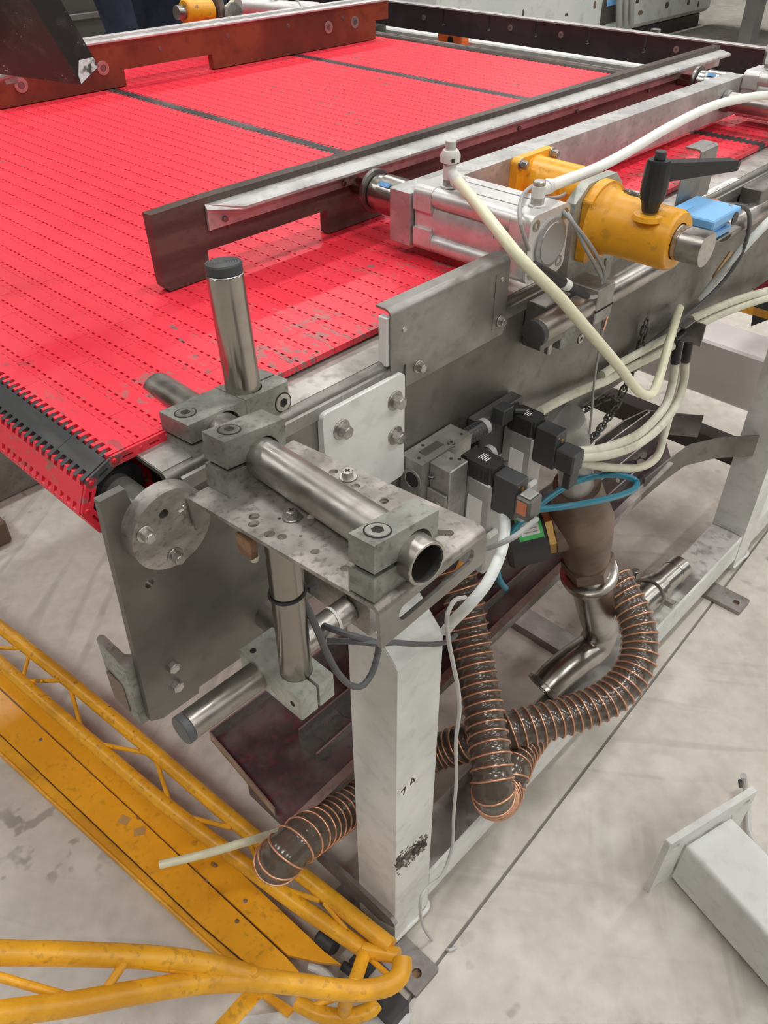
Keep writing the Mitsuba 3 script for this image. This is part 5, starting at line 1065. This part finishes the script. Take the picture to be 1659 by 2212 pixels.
add('panel', slabm([(0.2182, 1.6532, 0.0550), (0.2497, 1.3598, 0.0550), (0.2834, 0.8923, 0.0550), (0.3095, 0.5117, 0.0550), (0.3373, 0.4660, 0.0550), (0.3575, 0.4407, 0.0550), (0.3529, 0.4741, 0.0550), (0.3433, 0.6729, 0.0550), (0.3153, 0.8953, 0.0550), (0.2687, 1.3981, 0.0550), (0.2382, 1.7005, 0.0550)], .055, .006), 'm_yellow', t, smooth=25)
add('panel', slabm([(0.2158, 1.6475, 0.0550), (0.2468, 1.3539, 0.0550), (0.2813, 0.8891, 0.0550), (0.3061, 0.5122, 0.0550), (0.3053, 0.4709, 0.0550), (0.2853, 0.4754, 0.0550), (0.2623, 0.5203, 0.0550), (0.2443, 0.6578, 0.0550), (0.1955, 1.2505, 0.0550), (0.1704, 1.5401, 0.0550)], .052, .006), 'm_yellow', t, smooth=25)
add('side_channel', slabm([(0.1690, 1.5576, 0.0300), (0.1948, 1.2648, 0.0300), (0.2442, 0.6636, 0.0300), (0.2611, 0.5282, 0.0300), (0.2475, 0.5346, 0.0300), (0.1761, 1.2271, 0.0300), (0.1503, 1.5133, 0.0300)], .034, .030), 'm_yellow_tube', t, smooth=25)
add('channel_lip', tube([(0.1499, 1.5090, 0.0340), (0.1755, 1.2236, 0.0340), (0.2467, 0.5331, 0.0340)], .0032, 8, .05), 'm_yellow_tube', t)
for px, py in ((466,1870), (448,1902), (530,1946), (512,1990), (88,1598)):
    add('rivet', lathe([(.004, 0), (.0036, .0010), (0, .0016)], {466: (0.3214, 0.7142, 0.0550), 448: (0.2961, 0.7049, 0.0520), 530: (0.3178, 0.6288, 0.0550), 512: (0.2878, 0.6138, 0.0520), 88: (0.2432, 1.1775, 0.0520)}[px], (0, 0, 1), 12), 'm_bolt', t)
for a_, b_ in (((0.2563, 0.9194, 0.0522), (0.2653, 0.8925, 0.0522)), ((0.2559, 0.8736, 0.0522), (0.2788, 0.8598, 0.0522))):
    a_, b_ = A(*a_), A(*b_); c = (a_ + b_) / 2; d_ = nrm(b_ - a_)
    add('tape_patch', box(-.010, .010, -.008, .008, 0, .0006, .0002, Fr(c, d_, np.cross([0, 0, 1], d_), (0, 0, 1))), 'm_amber', t, smooth=False)
add('square_post', hull([A(*p) + A(dx, dy, 0) for p in ((0.2132, 0.4642, 0.1700), (0.1409, 0.4712, 0.1400)) for dx in (-.014, .014) for dy in (-.012, .012)]), 'm_yellow_tube', t, smooth=20)
add('low_bar', tube([(0.2737, 0.4522, 0.0500), (0.2871, 0.4147, 0.0500), (0.3109, 0.3839, 0.0500), (0.3438, 0.3622, 0.0500), (0.3561, 0.3623, 0.0500)], .012, 14, .01), 'm_yellow_tube', t)
add('low_bar', rod((0.2767, 0.4341, 0.0550), (0.3305, 0.4037, 0.0550), .005, 12), 'm_yellow_tube', t)
add('low_post', rod((0.3199, 0.3825, 0.1300), (0.3121, 0.3882, 0.0500), .011, 14), 'm_yellow_tube', t)
add('edge_rail', hull([A(*p) + A(0, 0, dz) for p in ((0.2463, 0.5119, 0.0200), (0.2563, 0.4573, 0.0200), (0.2706, 0.4573, 0.0200), (0.2581, 0.5092, 0.0200)) for dz in (-.010, .004)]), 'm_yellow', t, smooth=25)
t = thing('handle_grip', 'black rubber handle grip beside the yellow panel tip', 'grip')
add('grip', rod((0.3642, 0.5019, 0.0500), (0.3709, 0.4633, 0.0500), .0150, 18, .006), 'm_black_rubber', t)
t = thing('curved_strip', 'curved white plastic strip under the yellow nose post', 'strip')
add('strip', sweep(spline([(0.3283, 0.4844, 0.0300), (0.3358, 0.4664, 0.0300), (0.3365, 0.4425, 0.0300), (0.3318, 0.4238, 0.0300)], .006), .0075, 10), 'm_white_paint', t)
t = thing('black_bracket', 'small black plastic bracket block behind the yellow nose post', 'block')
c = A(*(0.3863, 0.4192, 0.0400)); add('block', hull([c + A(dx, dy, dz) for dx in (-.016, .02) for dy in (-.012, .016) for dz in (-.025, .018)]), 'm_black_rubber', t, smooth=25)
add('arm', rod((0.3651, 0.4456, 0.0300), (0.3788, 0.3664, 0.0300), .008, 12), 'm_black_rubber', t)
t = thing('rubber_pad', 'dark rubber foot pad under the yellow frame nose', 'foot')
c = A(*(0.3745, 0.3475, 0.0200)); add('pad', hull([c + A(dx, dy, dz) for dx in (-.020, .020) for dy in (-.020, .020) for dz in (-.018, .022)]), 'm_black_rubber', t, smooth=25)
t = thing('pink_sheet', 'pinkish white dusty plastic sheet on the floor below the yellow nose', 'sheet')
add('sheet', slabm([(0.1967, 0.5206, 0.0120), (0.2746, 0.4573, 0.0120), (0.2933, 0.4138, 0.0120), (0.3951, 0.3223, 0.0120), (0.3606, 0.3103, 0.0120), (0.1730, 0.4904, 0.0120)], .012, .010), 'm_white_paint', t, smooth=25)

# ------------------------------------------------------------------ white beam end at the lower right
t = thing('white_beam', 'white painted square beam with a welded end flange, lying in the lower right corner', 'beam')
fu, fn_ = nrm(A(.958, -.283, -.046)), nrm(A(.283, .959, .0)); fd = np.cross(fu, fn_); fd = -fd if fd[2] > 0 else fd; fn_ = np.cross(fd, fu) if np.dot(np.cross(fd, fu), fn_) > 0 else -np.cross(fd, fu)
o = A(.8303, .1495, .1556)
F_ = Fr(o, fu, fd, -fn_)
fl = rrect(0, 0, .212, .165, .003)
for x, y in ((.020, .022), (.192, .022), (.020, .142), (.192, .142)): fl = fl.difference(slot(x - .003, y, x + .003, y, .0062))
add('end_flange', prism(fl, Fr(o + fn_ * .011, fu, fd, -fn_), .0115), 'm_white_paint', t, smooth=25)
bm = prism(rrect(.047, .038, .160, .142, .008).difference(rrect(.052, .043, .155, .137, .005)), Fr(o - fn_ * .0006, fu, fd, -fn_), .95)
add('beam', bm, 'm_white_paint', t, smooth=30)
add('weld', cat(sweep(np.array([F_.p(*q) for q in ((.047, .038, .001), (.160, .038, .001), (.160, .142, .001), (.047, .142, .001), (.047, .038, .001))]), .0025, 6)), 'm_white_dirty', t)
cable('floor_cable', [(1.0226, 0.0306, 0.0120), (1.0346, 0.0592, 0.0120), (1.0490, 0.0745, 0.0120), (1.0957, 0.0989, 0.0140), (1.1258, 0.1189, 0.0200), (1.1140, 0.1284, 0.0600)], .0060, 'm_cable_pale', 'grey brown cable end rising behind the white beam flange')
t = add('floor_cable', tube([(1.1117, 0.1245, 0.0300), (1.1118, 0.1305, 0.0450)], .0035, 8), 'm_cable_dark', label='thin dark wire end beside the grey brown cable', cat_='cable')

# ------------------------------------------------------------------ black painted steel box arm over the belt, upper left
t = thing('hanging_box', 'black painted steel box section with a chipped tip, hanging over the belt at upper left', 'steel box')
v_, w_, q_ = nrm(A(-.415, -.049, .909)), nrm(A(.893, .170, .417)), nrm(A(-.175, .984, -.026))
q_ = np.cross(v_, w_); q_ = q_ if q_[1] > 0 else -q_
o = A(.4382, .8247, 1.2460)
add('arm', hull([o + v_ * a + w_ * b + q_ * c for a in (0, .36) for b in (0, .0285) for c in (0, .16)]), 'm_black_paint', t, smooth=False)
add('chipped_tip', hull([o + v_ * a + w_ * b - q_ * c for a, b in ((.0005, .0005), (.0005, .028), (.010, .028), (.017, .012), (.008, .003)) for c in (0, .0004)]), 'm_chipped', t, smooth=False, label='chipped grey paint on the tip')
add('corrugated_sleeve', lathe([(.015 + .0015 * (i % 2), i * .004) for i in range(18)], o + q_ * .17 + v_ * .02, nrm(-q_ * .2 - w_ + v_ * .2), 20), 'm_black', t)
t = thing('grey_latch', 'small grey metal latch under the black box section at the left edge', 'latch')
p = A(*(0.7097, 1.6000, 1.1155)); add('latch', cat(rod(p - A(.02, 0, 0), p + A(.02, 0, .006), .008, 14), box(p[0] - .005, p[0] + .02, p[1] - .004, p[1] + .004, p[2] - .012, p[2] + .010, .001)), 'm_zinc', t, smooth=25)

# ------------------------------------------------------------------ background beyond the conveyor
t = thing('yellow_clamp', 'yellow clamp and grey plate beyond the far reddish guide rail', 'clamp')
c = A(*(1.3284, 1.8600, 1.1326)); pl_ = A(*(1.3856, 1.8600, 1.1329))
add('housing', rod(c - A(.045, .0, -.004), c + A(.03, 0, 0), .026, 28, .003), 'm_yellow', t)
add('shaft', rod(c - A(.066, 0, -.005), c - A(.045, 0, -.004), .015, 20), 'm_tube', t)
add('plate', box(pl_[0] - .018, pl_[0] - .006, 1.83, 1.90, pl_[2] - .05, pl_[2] + .034, .002), 'm_zinc', t, smooth=25)
add('ring', lathe([(.026, 0), (.028, .002), (.028, .010), (.015, .012)], pl_ + A(.010, -.035, -.012), (.2, -1, .1), 28), 'm_zinc', t)
add('yellow_cap', rod(pl_ + A(-.03, .03, .026), pl_ + A(.01, .03, .028), .016, 20), 'm_yellow', t)
t = thing('pneumatic_cylinder', 'slim aluminium pneumatic cylinder beyond the far reddish guide rail', 'pneumatic cylinder')
a_, b_ = A(*(1.4422, 1.8600, 1.1353)), A(*(1.6291, 1.8600, 1.1079))
add('barrel', cat(rod(a_, b_, .019, 24, .002), rod(b_, b_ + (b_ - a_) * .4, .022, 24)), 'm_alu_bright', t)
add('elbow', lathe([(.008, 0), (.010, .002), (.010, .02), (.007, .024)], a_ + (b_ - a_) * .62 + A(0, 0, .018), (0, 0, 1), 18), 'm_plastic_grey', t)
cable('air_hose', [(1.4353, 1.9000, 1.1268), (1.4541, 1.9000, 1.1368), (1.4629, 1.9000, 1.1477), (1.4706, 1.9000, 1.1702)], .006, 'm_hose_ivory', 'thin pale air hose rising beyond the far reddish guide rail', 'hose')

# a person standing behind the far side
def blob(spheres, links, pitch=.012, it=10):
    def sp(c, r):
        m = trimesh.creation.icosphere(subdivisions=2, radius=r); m.apply_translation(c); return m3.Manifold(m3.Mesh(np.asarray(m.vertices, np.float32), np.asarray(m.faces, np.uint32)))
    S = {k: sp(*v) for k, v in spheres.items()}
    M_ = m3.Manifold.batch_boolean([m3.Manifold.batch_hull([S[k] for k in l]) for l in links], m3.OpType.Add).refine_to_length(pitch)
    mm = M_.to_mesh(); r = trimesh.Trimesh(mm.vert_properties[:, :3], mm.tri_verts, process=True)
    trimesh.smoothing.filter_taubin(r, iterations=it); return r
pf = Fr((1.62, 2.36, 0), nrm(A(.94, .34, 0)), nrm(A(-.34, .94, 0)), (0, 0, 1))   # faces the conveyor
def PS(d): return {k: (pf.p(*c), r) for k, (c, r) in d.items()}
t = thing('person', 'person in dark navy work clothes standing behind the far reddish guide rail', 'person')
body = PS({'pel': ((0, 0, .96), .145), 'hl': ((-.10, 0, .93), .095), 'hr': ((.10, 0, .93), .095), 'chest': ((0, .01, 1.30), .150), 'sl': ((-.175, .01, 1.43), .062), 'sr': ((.175, .01, 1.43), .062), 'nk': ((0, .0, 1.50), .055), 'hd': ((0, -.01, 1.62), .088), 'chin': ((0, -.05, 1.575), .055),
  'kl': ((-.10, -.02, .50), .062), 'kr': ((.10, -.02, .50), .062), 'al': ((-.10, .02, .09), .046), 'ar': ((.10, .02, .09), .046), 'tl': ((-.11, -.13, .045), .040), 'tr': ((.11, -.13, .045), .040),
  'el': ((-.27, .03, 1.15), .050), 'er': ((.27, .03, 1.15), .050), 'wl': ((-.29, -.04, .92), .034), 'wr': ((.29, -.04, .92), .034), 'pl': ((-.29, -.055, .86), .036), 'pr': ((.29, -.055, .86), .036)})
ln = [('nk', 'hd', 'chin'), ('nk', 'chest'), ('hd',)]
skin = blob(PS({'nk': ((0, 0, 1.46), .055), 'hd': ((0, -.01, 1.63), .092), 'chin': ((0, -.05, 1.575), .055), 'nose': ((0, -.105, 1.61), .014), 'n0': ((0, -.09, 1.64), .012), 'wl': ((-.29, -.04, .94), .030), 'pl': ((-.29, -.055, .87), .036), 'f1': ((-.29, -.085, .80), .011), 'f2': ((-.29, -.065, .785), .011), 'f3': ((-.29, -.045, .79), .011), 'f4': ((-.29, -.030, .80), .010), 'th': ((-.275, -.095, .85), .011),
  'wr': ((.29, -.04, .94), .030), 'pr': ((.29, -.055, .87), .036), 'g1': ((.29, -.085, .80), .011), 'g2': ((.29, -.065, .785), .011), 'g3': ((.29, -.045, .79), .011), 'g4': ((.29, -.030, .80), .010), 'ti': ((.275, -.095, .85), .011), 'waist': ((0, 0, 1.30), .05), 'sl': ((-.175, .01, 1.43), .03), 'sr': ((.175, .01, 1.43), .03), 'el': ((-.27, .03, 1.15), .03), 'er': ((.27, .03, 1.15), .03), 'b': ((0, 0, .95), .06)}),
  [('nk', 'hd'), ('hd', 'chin'), ('nose', 'n0'), ('wl', 'pl'), ('pl', 'f1'), ('pl', 'f2'), ('pl', 'f3'), ('pl', 'f4'), ('pl', 'th'), ('wr', 'pr'), ('pr', 'g1'), ('pr', 'g2'), ('pr', 'g3'), ('pr', 'g4'), ('pr', 'ti'), ('nk', 'waist'), ('waist', 'sl', 'sr'), ('sl', 'el'), ('el', 'wl'), ('sr', 'er'), ('er', 'wr'), ('waist', 'b')], .02, 4)
add('body', skin, 'm_skin', t, smooth=True, label='head and hands')
add('jacket', blob(body, [('pel', 'chest'), ('hl', 'hr', 'pel'), ('chest', 'sl', 'sr'), ('sl', 'el'), ('el', 'wl'), ('sr', 'er'), ('er', 'wr')], .016, 8), 'm_navy', t, smooth=True, label='dark navy work jacket')
add('trousers', blob(body, [('hl', 'kl'), ('kl', 'al'), ('hr', 'kr'), ('kr', 'ar'), ('hl', 'hr', 'pel')], .02, 6), 'm_navy', t, smooth=True)
add('shoes', blob(body, [('al', 'tl'), ('ar', 'tr')], .02, 4), 'm_black', t, smooth=True)
hairm = trimesh.creation.icosphere(subdivisions=3, radius=.098); hairm.apply_translation(pf.p(0, .012, 1.655)); add('hair', hairm, 'm_hair', t, smooth=True)
for s_ in (-.03, .03): add('eye', trimesh.creation.icosphere(subdivisions=1, radius=.009), 'm_hair', t, to_world=T().translate(pf.p(s_, -.092, 1.635).tolist()))
add('front_seam', rod(pf.p(.02, -.150, .95), pf.p(.02, -.158, 1.28), .004, 8), 'm_black', t, label='dark front seam')

t = thing('dark_machine', 'dark machine cabinet with grey horizontal edges behind the person at upper left', 'machine')
add('cabinet', box(.6, 2.3, 3.3, 4.2, .1, 1.9, .01), 'm_dark_steel', t, smooth=25)
for z in (.62, .78, .94): add('edge', box(.6, 2.3, 3.28, 3.299, z, z + .02, .002), 'm_frame', t, smooth=25)
t = thing('white_machine', 'large pale grey machine housing with stains and dark marks at the top of the scene', 'machine')
add('housing', box(5.2, 7.83, 4.41, 6.0, .12, 2.0, .02), 'm_machine', t, smooth=25)
add('housing', box(7.835, 9.6, 4.40, 6.0, .13, 2.0, .04), 'm_machine', t, smooth=25)
add('base', box(5.3, 9.5, 4.46, 5.9, .0, .118, .005), 'm_dark_steel', t, smooth=25)
c0, c1 = A(*(7.4314, 4.4000, 0.4604)), A(*(7.6679, 4.4000, 0.2257))
k = add('window', box(c0[0], c1[0] + .04, 4.395, 4.4095, c1[2], c0[2], .004), 'm_dark_steel', t, smooth=25, label='dark recessed window')
add('blue_glint', box(c0[0] + .05, c1[0], 4.388, 4.3945, c1[2] + .14, c1[2] + .2, .004), 'm_blue', k, smooth=25)
for q, xo in enumerate((0, .10, .20)):
    cable('machine_hose', [(7.55 + xo, 4.34, .9), (7.56 + xo, 4.33, .5), (7.60 + xo, 4.33, .32), (7.66 + xo, 4.34, .20)], .030, 'm_cable_grey', ('thick grey hose down the pale machine, left of three', 'thick grey hose down the pale machine, middle of three', 'thick grey hose down the pale machine, right of three')[q], 'hose', 12)
mk = []
for q in range(40):
    x = 5.3 + 4.1 * rng.random(); z = .22 + .9 * rng.random() ** 1.3
    w0, h0 = .02 + .07 * rng.random(), .015 + .05 * rng.random()
    add('stain', hull([(x + dx * w0, 4.409 - (.010 if x > 7.83 else 0) - d, z + dz * h0) for dx, dz in ((-.5, -.2), (-.2, -.5), (.4, -.45), (.5, .1), (.1, .5), (-.4, .4)) for d in (0, .0012)]), 'm_dark_steel' if q % 3 else 'm_wood_brown', t, smooth=False)
t = thing('rear_bench', 'dark bench on a grey post at the upper right corner', 'bench')
c = A(*(8.7945, 3.6060, 0.0000))
add('post', box(c[0] - .09, c[0] + .09, c[1] - .06, c[1] + .06, 0, .74, .006), 'm_cable_grey', t, smooth=25)
add('top', box(c[0] - .9, c[0] + .9, c[1] - .9, c[1] + .6, .745, .82, .006), 'm_dark_steel', t, smooth=25)
add('post', box(c[0] - .35, c[0] - .22, c[1] - .75, c[1] - .64, 0, .74, .006), 'm_cable_grey', t, smooth=25)
t = thing('rear_rail', 'pale grey steel rail below and behind the dark end stop board', 'rail')
add('rail', box(2.10, 2.20, .6, 2.5, .93, 1.005, .004), 'm_white_paint', t, smooth=25)
t = thing('orange_block', 'bright orange block under the dark end stop board', 'block')
c = A(*(2.0900, 1.7010, 1.0114)); add('block', box(2.06, 2.095, c[1] - .045, c[1] + .045, c[2] - .022, c[2] + .012, .003), 'm_orange_bright', t, smooth=25)
add('core', lathe([(.010, 0), (.010, .002)], (2.0598, c[1] - .005, c[2] - .004), (-1, 0, 0), 16), 'm_black', t)
# white box beam and red machine beyond the far leg
pr('m_white_clean', (0.80, 0.80, 0.79), 0.5)
t = thing('white_box_beam', 'white painted box beam crossing behind the far leg at the right edge', 'beam')
add('beam', box(1.945, 2.075, .20, 1.9, .30, .45, .006), 'm_white_clean', t, smooth=25)
t = thing('red_machine', 'dark red machine panel with a yellow edge above the white box beam', 'machine')
add('panel', box(2.20, 2.24, .30, 1.10, .50, .85, .004), 'm_red_panel', t, smooth=25)
add('yellow_edge', box(2.150, 2.195, .20, 1.10, .455, .485, .004), 'm_yellow', t, smooth=25)
add('black_bracket', hull([A(*p) + A(0, 0, 0) for p in ((2.1500, 0.6958, 0.4968), (2.1500, 0.6660, 0.5187), (2.1500, 0.6450, 0.4605), (2.1500, 0.6860, 0.4271), (2.1900, 0.7087, 0.4796), (2.1900, 0.6784, 0.5020), (2.1900, 0.6570, 0.4427), (2.1900, 0.6987, 0.4086))]), 'm_black', t, smooth=25)
# things beyond the near end, at the left edge
t = thing('floor_block', 'grey painted steel block standing on the floor beyond the belt end, left edge', 'block')
a_ = A(*(0.7378, 2.0390, 0.0000)); 
add('block', box(a_[0] - .55, a_[0], a_[1], a_[1] + .25, 0, .16, .006), 'm_flatbar', t, smooth=25)
t = thing('machine_mount', 'dark brown machine foot on the floor at the left edge', 'foot')
c = A(*(0.5062, 1.9057, 0.0000)); add('foot', box(c[0] - .12, c[0] + .01, c[1] - .05, c[1] + .06, 0, .07, .006), 'm_wood_brown', t, smooth=25)
